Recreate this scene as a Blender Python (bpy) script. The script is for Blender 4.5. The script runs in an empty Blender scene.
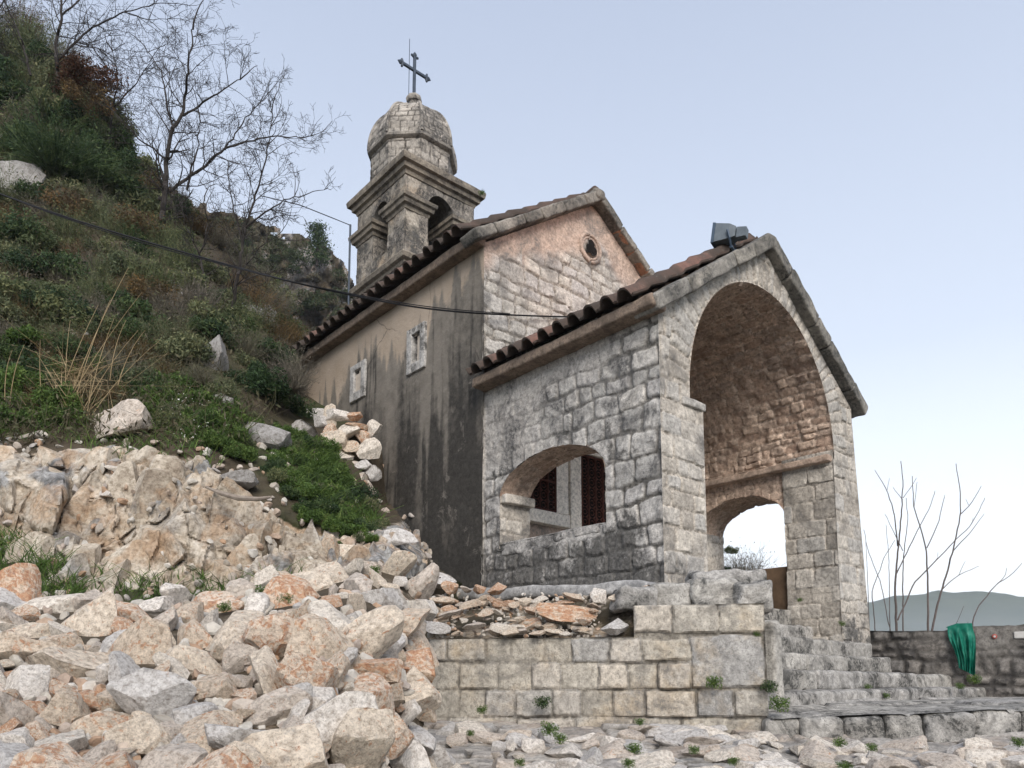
import bpy, bmesh, math, random
import numpy as np
from mathutils import Vector
C = bpy.context.scene
COL = C.collection
rad = math.radians

# ------------------------------------------------------------------ camera, sky, sun, exposure
cd = bpy.data.cameras.new('camera'); cam = bpy.data.objects.new('camera', cd); COL.objects.link(cam)
YAW = rad(41.2); PITCH = math.atan(90 / 757.0)
cam.rotation_euler = (math.pi / 2 + PITCH, 0, -YAW)          # looks along F, the church's long axis is +Y
cam.location = (0, 0, 0)
cd.sensor_width = 36; cd.lens = 36 * 757 / 1024.0; cd.shift_y = (590 - 384) / 1024.0
cd.clip_start = 0.05; cd.clip_end = 9000
C.camera = cam
w = bpy.data.worlds.new('World'); C.world = w; w.use_nodes = True
nt = w.node_tree; bg = nt.nodes['Background']
sky = nt.nodes.new('ShaderNodeTexSky'); sky.sky_type = 'NISHITA'; sky.sun_disc = False
SUN_EL, SUN_AZ = rad(32), rad(212)                             # azimuth clockwise from +Y
sky.sun_elevation = SUN_EL; sky.sun_rotation = SUN_AZ
sky.altitude = 0; sky.air_density = 1.0; sky.dust_density = 1.0; sky.ozone_density = 1.0
hsv = nt.nodes.new('ShaderNodeHueSaturation'); hsv.inputs['Saturation'].default_value = 0.42
hsv.inputs['Value'].default_value = 1.0
nt.links.new(sky.outputs[0], hsv.inputs['Color'])
flat = nt.nodes.new('ShaderNodeMix'); flat.data_type = 'RGBA'                  # thin even overcast veil
flat.inputs[0].default_value = 0.80
wtc = nt.nodes.new('ShaderNodeTexCoord'); wsx = nt.nodes.new('ShaderNodeSeparateXYZ'); nt.links.new(wtc.outputs['Generated'], wsx.inputs[0])
wr = nt.nodes.new('ShaderNodeValToRGB'); nt.links.new(wsx.outputs[2], wr.inputs[0])         # veil: paler towards the horizon
for i, (p, c_) in enumerate([(0.0, (9.6, 9.7, 9.8)), (.17, (8.1, 8.65, 9.35)), (.38, (5.4, 6.1, 7.35)), (.75, (3.6, 4.2, 5.5))]):
    e_ = wr.color_ramp.elements[i] if i < 2 else wr.color_ramp.elements.new(p)
    e_.position = p; e_.color = (c_[0] / 10, c_[1] / 10, c_[2] / 10, 1)
wsc = nt.nodes.new('ShaderNodeVectorMath'); wsc.operation = 'SCALE'; wsc.inputs['Scale'].default_value = 10; nt.links.new(wr.outputs[0], wsc.inputs[0])
nt.links.new(wsc.outputs[0], flat.inputs[7])
nt.links.new(hsv.outputs[0], flat.inputs[6])
nt.links.new(flat.outputs[2], bg.inputs[0]); bg.inputs[1].default_value = 0.1
sd = bpy.data.lights.new('sun', 'SUN'); sun = bpy.data.objects.new('sun', sd); COL.objects.link(sun)
sd.energy = 2.3; sd.angle = rad(32); sd.color = (1.0, 0.93, 0.85)
dv = Vector((math.sin(SUN_AZ) * math.cos(SUN_EL), math.cos(SUN_AZ) * math.cos(SUN_EL), math.sin(SUN_EL)))
sun.rotation_euler = dv.to_track_quat('Z', 'Y').to_euler()
C.view_settings.view_transform = 'Standard'; C.view_settings.look = 'None'
C.view_settings.exposure = 0.66; C.view_settings.gamma = 1.0

# ------------------------------------------------------------------ pixel <-> place
_c, _s = math.cos(PITCH), math.sin(PITCH)
Fv = np.array([math.sin(YAW), math.cos(YAW), 0]); Rv = np.array([math.cos(YAW), -math.sin(YAW), 0]); Uv = np.array([0, 0, 1.0])
def ray(x, y):
    a = np.asarray(x, float) - 512; b = 590 - np.asarray(y, float)
    fw = 757 * _c - b * _s; up = 757 * _s + b * _c
    return (a / fw)[..., None] * Rv + Fv + (up / fw)[..., None] * Uv
def at(x, y, d): return ray(x, y) * np.asarray(d, float)[..., None]
def onx(x, y, X): r = ray(x, y); return r * (X / r[0])
def ony(x, y, Y): r = ray(x, y); return r * (Y / r[1])

# ------------------------------------------------------------------ numpy noise
def _h(i, j, k, s):
    n = (i * 374761393 + j * 668265263 + k * 1274126177 + s * 974711) & 0x7fffffff
    n = ((n ^ (n >> 13)) * 1103515245) & 0x7fffffff
    n = ((n ^ (n >> 16)) * 12345677) & 0x7fffffff
    return (n ^ (n >> 15)) % 100003 / 50001.5 - 1.0
def vn(p, s=0):
    p = np.asarray(p, float); f = np.floor(p).astype(np.int64); t = p - f; t = t * t * (3 - 2 * t)
    i, j, k = f[..., 0], f[..., 1], f[..., 2]; x, y, z = t[..., 0], t[..., 1], t[..., 2]
    def l(a, b, q): return a + (b - a) * q
    return l(l(l(_h(i, j, k, s), _h(i + 1, j, k, s), x), l(_h(i, j + 1, k, s), _h(i + 1, j + 1, k, s), x), y),
             l(l(_h(i, j, k + 1, s), _h(i + 1, j, k + 1, s), x), l(_h(i, j + 1, k + 1, s), _h(i + 1, j + 1, k + 1, s), x), y), z)
def fbm(p, o=4, s=0, g=0.5):
    p = np.asarray(p, float); a, r, t = 1.0, 0, 0
    for q in range(o):
        r = r + a * vn(p * (2 ** q) + q * 17.3, s + q); t += a; a *= g
    return r / t
def uv3(U, V, k=1.0, w=0.0): return np.stack([U * k, V * k, np.full_like(U, w)], -1)
def sst(a, b, x): t = np.clip((x - a) / (b - a), 0, 1); return t * t * (3 - 2 * t)

# ------------------------------------------------------------------ objects
class G:                                                       # a bag of geometry that becomes ONE mesh
    def __init__(s): s.v = []; s.f = []; s.n = 0; s.a = {}
    def add(s, v, f, **at_):
        v = np.asarray(v, float).reshape(-1, 3); m = len(v)
        for k in set(list(s.a) + list(at_)):
            if k not in s.a: s.a[k] = [np.zeros(s.n)]
            x = at_.get(k, 0.0); s.a[k].append(np.broadcast_to(np.asarray(x, float).ravel() if np.ndim(x) else x, (m,)))
        s.v.append(v)
        if isinstance(f, np.ndarray): s.f.extend((f + s.n).tolist())
        else: s.f.extend([[i + s.n for i in q] for q in f])
        s.n += m; return s
def mesh(name, g, mat, smooth=True, sharp=38):
    me = bpy.data.meshes.new(name)
    v = np.concatenate(g.v) if g.v else np.zeros((0, 3))
    me.from_pydata(v.tolist(), [], g.f)
    for k, l in g.a.items():
        at_ = me.attributes.new(k, 'FLOAT', 'POINT'); at_.data.foreach_set('value', np.concatenate(l).astype(np.float32))
    if smooth: me.polygons.foreach_set('use_smooth', np.ones(len(me.polygons), bool))
    if mat: me.materials.append(mat)
    me.update()
    if smooth: me.set_sharp_from_angle(angle=rad(sharp))
    return me
def shift(g, off): g.v = [q - off for q in g.v]; return g
def wl(o):
    p = np.zeros(3)
    while o: p = p + np.array(o.location); o = o.parent
    return p
def obj(name, g, mat, parent=None, label=None, smooth=True, base=None):
    """one mesh object; vertices are given in world coordinates"""
    off = wl(parent) if parent else (np.array(base, float) if base is not None else np.zeros(3))
    if base is not None and not parent: pass
    shift(g, off)
    o = bpy.data.objects.new(name, mesh(name, g, mat, smooth)); COL.objects.link(o)
    if parent: o.parent = parent
    else: o.location = off
    if label: o['label'] = label
    return o
def empty(name, loc):
    o = bpy.data.objects.new(name, None); COL.objects.link(o); o.location = loc; o.empty_display_size = .2; return o
def tag(o, label=None, cat=None, group=None, kind=None):
    if label: o['label'] = label
    if cat: o['category'] = cat
    if group: o['group'] = group
    if kind: o['kind'] = kind
    return o

# ------------------------------------------------------------------ shapes
def box(g, a, b, **k):
    x0, y0, z0 = a; x1, y1, z1 = b
    return g.add([(x0,y0,z0),(x1,y0,z0),(x1,y1,z0),(x0,y1,z0),(x0,y0,z1),(x1,y0,z1),(x1,y1,z1),(x0,y1,z1)],
                 [(0,3,2,1),(4,5,6,7),(0,1,5,4),(1,2,6,5),(2,3,7,6),(3,0,4,7)], **k)
def gridf(nu, nv):
    i, j = np.meshgrid(np.arange(nu - 1), np.arange(nv - 1), indexing='ij'); a = (i * nv + j).ravel()
    return np.stack([a, a + nv, a + nv + 1, a + 1], -1)
def rough_box(g, a, b, res=.05, bev=.03, amp=.012, s=0, fr=5, **k):
    """box of worn stone: rounded arrises and an uneven face"""
    a = np.array(a, float); b = np.array(b, float); ax = []
    for q in range(3):
        L = b[q] - a[q]; n = max(2, int(L / res)); t = np.linspace(a[q], b[q], n + 1)
        e = min(bev, L / 3); t = np.unique(np.concatenate([t, [a[q] + e * .5, a[q] + e, b[q] - e, b[q] - e * .5]])); ax.append(t)
    for q in range(3):
        u, v = [m for m in range(3) if m != q]
        U, V = np.meshgrid(ax[u], ax[v], indexing='ij')
        for side in (0, 1):
            P = np.zeros(U.shape + (3,)); P[..., u] = U; P[..., v] = V; P[..., q] = (a, b)[side][q]
            e = np.minimum(bev, (b - a) / 3); I = np.clip(P, a + e, b - e); d = P - I
            ln = np.linalg.norm(d / e, axis=-1, keepdims=True); P = I + d / np.maximum(ln, 1e-6) * np.minimum(ln, 1)
            for m in range(3): P[..., m] += amp * fbm(P * fr + m * 31.7, 4, s + m)
            f = gridf(*U.shape)
            if (q == 1) ^ (side == 0): f = f[:, ::-1]
            g.add(P, f, **k)
    return g
def tube(g, pts, r, n=6, cap=True, **k):
    pts = np.asarray(pts, float); m = len(pts); r = np.broadcast_to(np.asarray(r, float), (m,))
    t = np.gradient(pts, axis=0); t /= np.linalg.norm(t, axis=1, keepdims=True) + 1e-9
    up = np.array([0, 0, 1.0]) if abs(t[0][2]) < .9 else np.array([1.0, 0, 0])
    x = np.cross(t, up); x /= np.linalg.norm(x, axis=1, keepdims=True) + 1e-9; y = np.cross(t, x)
    A = np.linspace(0, 2 * math.pi, n, endpoint=False)
    P = pts[:, None] + r[:, None, None] * (np.cos(A)[None, :, None] * x[:, None] + np.sin(A)[None, :, None] * y[:, None])
    i, j = np.meshgrid(np.arange(m - 1), np.arange(n), indexing='ij'); i = i.ravel(); j = j.ravel(); j2 = (j + 1) % n
    F = np.stack([i * n + j, (i + 1) * n + j, (i + 1) * n + j2, i * n + j2], -1).tolist()
    if cap: F += [list(range(n)), list(range((m - 1) * n, m * n))[::-1]]
    g.add(P, F, **k); return g
def relief(g, S, ur, vr, res, hf=None, sdf=None, flip=False):
    """masonry sheet: S(U,V)->P,N ; hf(U,V)->height, attrs ; only where sdf(U,V)<0, edges snapped to sdf=0"""
    nu = max(2, int(round((ur[1] - ur[0]) / res)) + 1); nv = max(2, int(round((vr[1] - vr[0]) / res)) + 1)
    U, V = np.meshgrid(np.linspace(*ur, nu), np.linspace(*vr, nv), indexing='ij'); f = gridf(nu, nv)
    if sdf is not None:
        uc = U.ravel()[f].mean(1); vc = V.ravel()[f].mean(1); f = f[sdf(uc, vc) < 0]
        e = res * .25
        for _ in range(2):
            d = sdf(U, V); near = (d > 0) & (d < res * 2.5)
            gx = (sdf(U + e, V) - sdf(U - e, V)) / (2 * e); gy = (sdf(U, V + e) - sdf(U, V - e)) / (2 * e)
            q = np.maximum(gx * gx + gy * gy, .2)
            U = np.where(near, U - d * gx / q, U); V = np.where(near, V - d * gy / q, V)
    P, N = S(U, V); at_ = {}
    if hf is not None:
        h, at_ = hf(U, V); P = P + N * h[..., None]
    used = np.unique(f); mp = np.zeros(U.size, int); mp[used] = np.arange(len(used)); f = mp[f]
    if flip: f = f[:, ::-1]
    g.add(P.reshape(-1, 3)[used], f, **{k: np.broadcast_to(a, U.shape).ravel()[used] for k, a in at_.items()})
    return g
def plane(o, u, v, n):
    o, u, v, n = [np.array(q, float) for q in (o, u, v, n)]
    return lambda U, V: (o + U[..., None] * u + V[..., None] * v, np.broadcast_to(n, U.shape + (3,)))
def strip(path, dvec):
    """surface swept from a polyline (arc length u) along dvec (v); normal = left of travel"""
    path = np.array(path, float); dvec = np.array(dvec, float); seg = np.linalg.norm(np.diff(path, axis=0), axis=1)
    L = np.concatenate([[0], np.cumsum(seg)]); tn = np.gradient(path, axis=0); nn = np.cross(tn, dvec); nn /= np.linalg.norm(nn, axis=1, keepdims=True)
    def S(U, V):
        P = np.stack([np.interp(U, L, path[:, q]) for q in range(3)], -1) + V[..., None] * dvec
        N = np.stack([np.interp(U, L, nn[:, q]) for q in range(3)], -1); return P, N
    return S, L[-1]
def coursed(seed, h=(.2, .3), wd=(.22, .45), wob=.02, wf=3.0, lo=-3, hi=14, rc=.04):
    """irregular courses of blocks -> per-point (block id, distance to joint)"""
    rg = np.random.RandomState(seed); e = [lo]
    while e[-1] < hi: e.append(e[-1] + rg.uniform(*h))
    e = np.array(e); rows = []
    for _ in e:
        b = [-4 - rg.rand()]
        while b[-1] < 16: b.append(b[-1] + rg.uniform(*wd))
        rows.append(np.array(b))
    def f(U, V):
        u = U + wob * fbm(uv3(U, V, wf, 3.1), 3, seed); v = V + wob * fbm(uv3(U, V, wf, 9.7), 3, seed + 5)
        r = np.clip(np.searchsorted(e, v) - 1, 0, len(e) - 2); sid = np.zeros(U.shape); dist = np.zeros(U.shape)
        for k in np.unique(r):
            m = r == k; b = rows[k]; q = np.clip(np.searchsorted(b, u[m]) - 1, 0, len(b) - 2)
            du = np.minimum(u[m] - b[q], b[q + 1] - u[m]); dvv = np.minimum(v[m] - e[k], e[k + 1] - v[m])
            dist[m] = rc - np.hypot(np.maximum(rc - du, 0), np.maximum(rc - dvv, 0)) + np.maximum(np.minimum(du, dvv) - rc, 0)
            sid[m] = k * 97 + q
        return sid, dist
    return f
def blocks(rects, wob=.006, rc=.03, seed=0):
    R = np.array(rects, float)
    def f(U, V):
        u = U + wob * fbm(uv3(U, V, 6, 3.1), 3, seed); v = V + wob * fbm(uv3(U, V, 6, 9.7), 3, seed + 5)
        best = np.full(U.shape, -1.0); sid = np.zeros(U.shape)
        for k, (a, b, c_, d) in enumerate(R):
            du = np.minimum(u - a, b - u); dvv = np.minimum(v - c_, d - v)
            q = np.where((du > 0) & (dvv > 0), rc - np.hypot(np.maximum(rc - du, 0), np.maximum(rc - dvv, 0)) + np.maximum(np.minimum(du, dvv) - rc, 0), -1.0)
            m = q > best; best = np.where(m, q, best); sid = np.where(m, k + 1, sid)
        return sid, np.maximum(best, 0)
    return f
def hsh(sid, s=0): q = np.asarray(sid).astype(np.int64); return (_h(q, q * 7 + 3, q * 0 + 11, s) + 1) / 2
def masonry(lay, depth=.03, joint=.012, bev=.02, rough=.012, seed=0, stain=None, plaster=None, tilt=.007, fr=7, edge=None, er=.016, flush=1.0):
    def hf(U, V):
        sid, d = lay(U, V); d = d + er * (fbm(uv3(U, V, 13, 2.2 + seed), 4, seed + 9) + .6 * vn(uv3(U, V, 5, seed), seed)); m = sst(joint * .4, joint + bev, d); t = hsh(sid, seed)
        p = plaster(U, V) if plaster else np.zeros(U.shape)
        fl_ = flush * sst(-.12, .28, fbm(uv3(U, V, 1.9, 4.4 + seed), 4, seed + 13)); m = m + (1 - m) * .62 * fl_
        n = fbm(uv3(U, V, fr, 1.3 + seed), 5, seed, .62); big = fbm(uv3(U, V, 1.4, 7 + seed), 3, seed + 3)
        sx_ = hsh(sid, seed + 21) - .5; h = depth * m * (1 - .85 * p) + .25 * tilt * sx_ + tilt * (t - .5) * 2 * m * (1 - p) + rough * n * (.5 + .5 * m) + .012 * big + depth * .85 * p
        st = stain(U, V) if stain else np.zeros(U.shape)
        h = h - depth
        if edge: h = h * sst(0, .03, edge(U, V))
        return h, dict(tint=t, mort=(1 - sst(joint * .5, joint + bev * .6, d)) * (1 - p) * (1 - .55 * fl_), stain=np.clip(st, 0, 1), plas=np.clip(p, 0, 1))
    return hf
def ring(g, base, prof, nseg=10, amp=.006, s=0, closed=True, **k):
    """profile [(offset, z)] swept round a convex polygon, its sides a little uneven"""
    base = np.array(base, float); c_ = base.mean(0); m = len(base)
    ap = np.linalg.norm((base + np.roll(base, -1, 0)) / 2 - c_, axis=1).min()
    rows = []
    for off, z in prof:
        q = c_ + (base - c_) * (1 + off / ap); loop = []
        for i in range(m):
            t = np.linspace(0, 1, nseg, endpoint=False)[:, None]; loop.append(q[i] * (1 - t) + q[(i + 1) % m] * t)
        loop = np.concatenate(loop); rows.append(np.concatenate([loop, np.full((len(loop), 1), z)], 1))
    P = np.array(rows); P += amp * np.stack([fbm(P * 6 + 13.7 * q, 3, s + q) for q in range(3)], -1)
    L = P.shape[1]; F = []
    for a in range(len(rows) - 1):
        for b in range(L): F.append((a * L + b, a * L + (b + 1) % L, (a + 1) * L + (b + 1) % L, (a + 1) * L + b))
    if closed: F.append(tuple(range(L))[::-1]); F.append(tuple((len(rows) - 1) * L + b for b in range(L)))
    g.add(P, F, **k); return g
def sdf_arch(U, V, c_, hw, zb, zs, rise):
    """doorway with a (half-elliptic) arched head: <0 inside"""
    k = hw / rise; up = np.hypot(U - c_, (V - zs) * k) - hw
    d = np.where(V > zs, up, np.abs(U - c_) - hw); return np.maximum(d, zb - V)
def arch_path(c_, hw, zb, zs, rise, n=28):
    A = np.linspace(0, math.pi, n); p = [(c_ + hw, zb)] if zb < zs - 1e-4 else []
    p += [(c_ + hw * math.cos(a), zs + rise * math.sin(a)) for a in A]
    if zb < zs - 1e-4: p.append((c_ - hw, zb))
    return np.array(p)

# ------------------------------------------------------------------ materials
def newmat(name):
    m = bpy.data.materials.new(name); m.use_nodes = True; n = m.node_tree; b = n.nodes['Principled BSDF']
    b.inputs['Roughness'].default_value = .9; b.inputs['Specular IOR Level'].default_value = .2; return m, n, b
class N_:
    def __init__(s, n): s.n = n; s.tc = n.nodes.new('ShaderNodeTexCoord')
    def link(s, a, b): s.n.links.new(a, b)
    def attr(s, name): q = s.n.nodes.new('ShaderNodeAttribute'); q.attribute_name = name; return q.outputs['Fac']
    def map(s, sc=(1, 1, 1)):
        q = s.n.nodes.new('ShaderNodeMapping'); q.inputs['Scale'].default_value = sc; s.link(s.tc.outputs['Object'], q.inputs[0]); return q.outputs[0]
    def noise(s, sc, det=6, ro=.6, vec=None, dist=0):
        q = s.n.nodes.new('ShaderNodeTexNoise'); q.inputs['Scale'].default_value = sc; q.inputs['Detail'].default_value = det
        q.inputs['Roughness'].default_value = ro; q.inputs['Distortion'].default_value = dist
        s.link(vec if vec is not None else s.tc.outputs['Object'], q.inputs['Vector']); return q.outputs['Fac']
    def ramp(s, x, stops):
        q = s.n.nodes.new('ShaderNodeValToRGB'); e = q.color_ramp.elements
        while len(e) > 1: e.remove(e[-1])
        for i, (p, c_) in enumerate(stops):
            k = e[0] if i == 0 else e.new(p); k.position = p; k.color = (*c_, 1) if len(c_) == 3 else c_
        s.link(x, q.inputs[0]); return q.outputs[0]
    def rng(s, x, a, b, c_=0, d=1):
        q = s.n.nodes.new('ShaderNodeMapRange'); q.inputs[1].default_value = a; q.inputs[2].default_value = b
        q.inputs[3].default_value = c_; q.inputs[4].default_value = d; s.link(x, q.inputs[0]); return q.outputs[0]
    def math(s, op, a, b=None):
        q = s.n.nodes.new('ShaderNodeMath'); q.operation = op
        for i, z in enumerate((a, b)):
            if z is None: continue
            if isinstance(z, (int, float)): q.inputs[i].default_value = z
            else: s.link(z, q.inputs[i])
        return q.outputs[0]
    def mix(s, f, a, b, mode='MIX'):
        q = s.n.nodes.new('ShaderNodeMix'); q.data_type = 'RGBA'; q.blend_type = mode
        for i, z in ((0, f), (6, a), (7, b)):
            if isinstance(z, (int, float)): q.inputs[i].default_value = z
            elif isinstance(z, tuple): q.inputs[i].default_value = (*z, 1)
            else: s.link(z, q.inputs[i])
        return q.outputs[2]
    def bump(s, h, st=.3, d=.02):
        q = s.n.nodes.new('ShaderNodeBump'); q.inputs['Strength'].default_value = st; q.inputs['Distance'].default_value = d
        s.link(h, q.inputs['Height']); return q.outputs[0]
def stone(name, pal, mortar=(.2, .18, .16), stainc=(.052, .05, .047), lichen=.45, lc=(.06, .058, .055), warm=None, plasc=(.45, .33, .26), lsc=2.2, bump=.5, patt=.5, speck=.5):
    """weathered limestone: block tint, mortar, plaster remnants, grey-black lichen, specks"""
    m, n, b = newmat(name); k = N_(n); t = k.attr('tint'); st = len(pal)
    col = k.ramp(t, [(i / max(1, st - 1), c_) for i, c_ in enumerate(pal)])
    n1 = k.noise(6.5, 9, .72); n2 = k.noise(lsc, 9, .74, dist=.5); n3 = k.noise(24, 7, .72); n4 = k.noise(75, 5, .7)
    col = k.mix(1.0, col, k.ramp(n1, [(.34, (1 - .8 * patt,) * 3), (.52, (1, 1, 1)), (.68, (1 + patt * .6,) * 3)]), 'MULTIPLY')
    if warm: col = k.mix(k.rng(k.noise(1.7, 6, .65), .5, .66, 0, .8), col, warm)
    pn = k.noise(14, 6, .7)
    col = k.mix(k.attr('plas'), col, k.mix(k.rng(pn, .35, .65), tuple(c_ * .75 for c_ in plasc), tuple(min(1, c_ * 1.22) for c_ in plasc)))
    col = k.mix(k.attr('mort'), col, k.mix(k.rng(n3, .35, .65), tuple(c_ * .55 for c_ in mortar), tuple(c_ * 1.5 for c_ in mortar)))
    col = k.mix(1.0, col, k.ramp(n3, [(.36, (.62,) * 3), (.5, (1, 1, 1)), (.64, (1.22,) * 3)]), 'MULTIPLY')
    lic = k.math('MULTIPLY', k.rng(n2, .60 - .22 * lichen, .70 - .2 * lichen), k.rng(n3, .40, .52))
    col = k.mix(k.math('MULTIPLY', lic, min(1, .4 + lichen)), col, lc)
    col = k.mix(k.math('MULTIPLY', k.rng(k.math('ADD', n4, k.math('MULTIPLY', n1, .5)), .80, .90), speck), col, tuple(c_ * .9 for c_ in lc))
    sn = k.math('ADD', k.attr('stain'), k.rng(k.noise(4, 8, .72), .34, .66, -.42, .42))
    col = k.mix(k.math('MULTIPLY', k.rng(sn, .35, .62), .93), col, k.mix(k.rng(n3, .4, .6), stainc, tuple(c_ * 2.6 for c_ in stainc)))
    k.link(col, b.inputs['Base Color'])
    hh = k.math('ADD', k.math('MULTIPLY', n1, .5), k.math('ADD', k.math('MULTIPLY', n3, .6), k.math('MULTIPLY', n4, .25)))
    k.link(k.bump(hh, bump * 1.3, .035), b.inputs['Normal']); return m
M = {}
M['facade'] = stone('pale_limestone', [(.38,.345,.30),(.52,.475,.415),(.43,.41,.38),(.60,.55,.48)], (.40,.36,.31), lichen=.42, lc=(.12,.115,.11), lsc=1.8)
M['side'] = stone('grey_limestone', [(.40,.385,.36),(.55,.525,.49),(.46,.44,.42),(.61,.575,.525)], (.14,.13,.115), lichen=.5, lc=(.085,.083,.083), plasc=(.46,.43,.395))
M['nave'] = stone('nave_rubble', [(.42,.40,.37),(.52,.49,.44),(.46,.44,.42),(.58,.54,.48)], (.27,.245,.215), lichen=.42, lc=(.13,.125,.12), plasc=(.50,.385,.315))  # plaster tint: pinkish render, with some floodlight glow put into the colour
M['vault'] = stone('brown_tufa', [(.42,.30,.23),(.54,.405,.315),(.46,.355,.285),(.60,.46,.36)], (.55,.44,.355), lichen=.3, lc=(.13,.08,.06), lsc=3, patt=.6)
M['tower'] = stone('lichened_ashlar', [(.33,.295,.245),(.42,.375,.315),(.36,.325,.285),(.45,.395,.325)], (.2,.18,.155), lichen=.75, lc=(.07,.066,.062), warm=(.40,.31,.22))
M['cornice'] = stone('dark_cornice_stone', [(.27,.235,.19),(.33,.285,.235)], lichen=.6, lc=(.085,.077,.068))
M['dome'] = stone('dome_stone', [(.34,.31,.27),(.46,.42,.37),(.38,.35,.31),(.56,.51,.45)], (.085,.076,.066), lichen=.72, lc=(.09,.085,.08))
M['coping'] = stone('lichened_coping', [(.22,.205,.18),(.33,.305,.265),(.27,.255,.23)], lichen=.7, lc=(.075,.073,.068), speck=.6)
M['soffit'] = stone('terracotta_soffit', [(.36,.20,.13),(.30,.19,.13)], lichen=.35, lc=(.12,.08,.06))
M['eave'] = stone('eave_cornice', [(.26,.20,.155),(.30,.235,.18)], lichen=.4, lc=(.10,.08,.065))
M['step'] = stone('worn_step_stone', [(.35,.335,.31),(.44,.42,.385),(.39,.375,.355)], (.12,.112,.10), lichen=.6, lc=(.065,.064,.06), speck=.6)
M['dress'] = stone('dressed_block', [(.38,.35,.30),(.46,.42,.355),(.37,.36,.345),(.56,.50,.42)], (.13,.118,.10), lichen=.42, lc=(.12,.115,.11), warm=(.45,.36,.25))
M['parapet'] = stone('dark_parapet_stone', [(.105,.098,.09),(.15,.14,.13),(.12,.112,.107)], (.05,.047,.043), lichen=.5, lc=(.045,.043,.042))
M['ledge'] = stone('mortar_ledge', [(.42,.41,.40),(.48,.47,.45)], lichen=.45, lc=(.2,.2,.2))
M['frame'] = stone('white_stone_frame', [(.84,.78,.69),(.88,.83,.75)], lichen=.0, lc=(.5,.45,.4), speck=.0, patt=.12)
M['winstone'] = stone('window_stone', [(.40,.39,.375),(.50,.48,.45)], lichen=.3, lc=(.2,.195,.19), speck=.3)
M['paving'] = stone('path_stone', [(.34,.32,.295),(.46,.43,.39),(.38,.35,.32),(.42,.405,.385)], (.075,.064,.048), lichen=.4, lc=(.12,.115,.11), warm=(.40,.32,.25))

def tilemat():
    m, n, b = newmat('terracotta_tile'); k = N_(n)
    col = k.ramp(k.attr('tint'), [(0, (.06,.046,.038)), (.6, (.10,.068,.055)), (.85, (.13,.085,.068)), (1, (.20,.11,.088))])
    col = k.mix(k.rng(k.noise(4, 7, .7), .42, .66, 0, .85), col, (.055,.048,.042))
    col = k.mix(k.rng(k.noise(26, 5, .7), .6, .72, 0, .6), col, (.25,.24,.21))
    k.link(col, b.inputs['Base Color']); k.link(k.bump(k.noise(22, 6, .7), .4), b.inputs['Normal']); return m
M['tile'] = tilemat()
def plastermat():
    m, n, b = newmat('stained_plaster'); k = N_(n)
    base = k.ramp(k.noise(1.6, 6, .65), [(.3, (.34,.275,.21)), (.7, (.43,.355,.285))])
    grey = k.ramp(k.noise(5, 7, .65), [(.3, (.15,.135,.115)), (.7, (.235,.21,.18))])
    st1 = k.attr('stain'); st2 = k.attr('plas'); fine = k.rng(k.noise(7, 7, .7), .3, .7, -.25, .25)
    col = k.mix(k.rng(k.math('ADD', st2, fine), .25, .75), base, grey)
    col = k.mix(k.math('MULTIPLY', k.rng(k.math('ADD', st1, fine), .2, .9), .95), col, k.ramp(k.noise(16, 5, .7), [(.35, (.028,.026,.024)), (.7, (.06,.056,.05))]))
    vo = n.nodes.new('ShaderNodeTexVoronoi'); vo.feature = 'DISTANCE_TO_EDGE'; vo.inputs['Scale'].default_value = .9
    wv = n.nodes.new('ShaderNodeMix'); wv.data_type = 'VECTOR'; wv.inputs[0].default_value = .22; k.link(k.tc.outputs['Object'], wv.inputs[4]); nn = n.nodes.new('ShaderNodeTexNoise'); nn.inputs['Scale'].default_value = 2.5; nn.inputs['Detail'].default_value = 6; k.link(k.tc.outputs['Object'], nn.inputs[0]); k.link(nn.outputs['Color'], wv.inputs[5]); k.link(wv.outputs[1], vo.inputs['Vector'])
    crk = k.math('MULTIPLY', k.rng(vo.outputs['Distance'], .0, .008, 1, 0), k.rng(k.noise(1.1, 4, .6), .48, .58))
    col = k.mix(k.math('MULTIPLY', crk, .75), col, (.035,.03,.026))
    col = k.mix(k.rng(k.noise(2.1, 8, .75, dist=.8), .60, .63, 0, .35), col, (.30,.27,.235))
    k.link(col, b.inputs['Base Color']); k.link(k.bump(k.noise(14, 7, .7), .5, .025), b.inputs['Normal']); return m
M['plaster'] = plastermat()
def simple(name, c1, c2, sc=8, rough=.8, metal=0, bump=.25):
    m, n, b = newmat(name); k = N_(n); k.link(k.ramp(k.noise(sc, 6, .65), [(.3, c1), (.7, c2)]), b.inputs['Base Color'])
    b.inputs['Roughness'].default_value = rough; b.inputs['Metallic'].default_value = metal
    if bump: k.link(k.bump(k.noise(sc * 3, 5, .65), bump, .01), b.inputs['Normal'])
    return m
M['iron'] = simple('blue_grey_iron', (.045,.06,.085), (.075,.095,.125), 12, .55)
M['rust'] = simple('rusty_grille', (.05,.02,.016), (.11,.042,.032), 14, .75)
M['dark'] = simple('dark_interior', (.008,.007,.007), (.014,.012,.011), 3, 1)
M['shutter'] = simple('bleached_shutter', (.40,.34,.28), (.56,.50,.43), 9)
M['cable'] = simple('black_cable', (.012,.012,.014), (.02,.02,.022), 5, .6, bump=0)
M['lamp_shell'] = simple('grey_lamp_shell', (.10,.12,.14), (.15,.175,.195), 9, .5)
M['lamp_side'] = simple('slate_lamp_hood', (.05,.075,.11), (.07,.10,.14), 9, .45)
M['bark'] = simple('grey_bark', (.026,.023,.022), (.055,.048,.044), 14, .95, bump=.5)
M['sapling'] = simple('sapling_bark', (.09,.075,.072), (.15,.125,.115), 20, .9)
M['brownpanel'] = simple('brown_stained_plaster', (.055,.037,.024), (.16,.105,.065), 3.5, .95)
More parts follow.
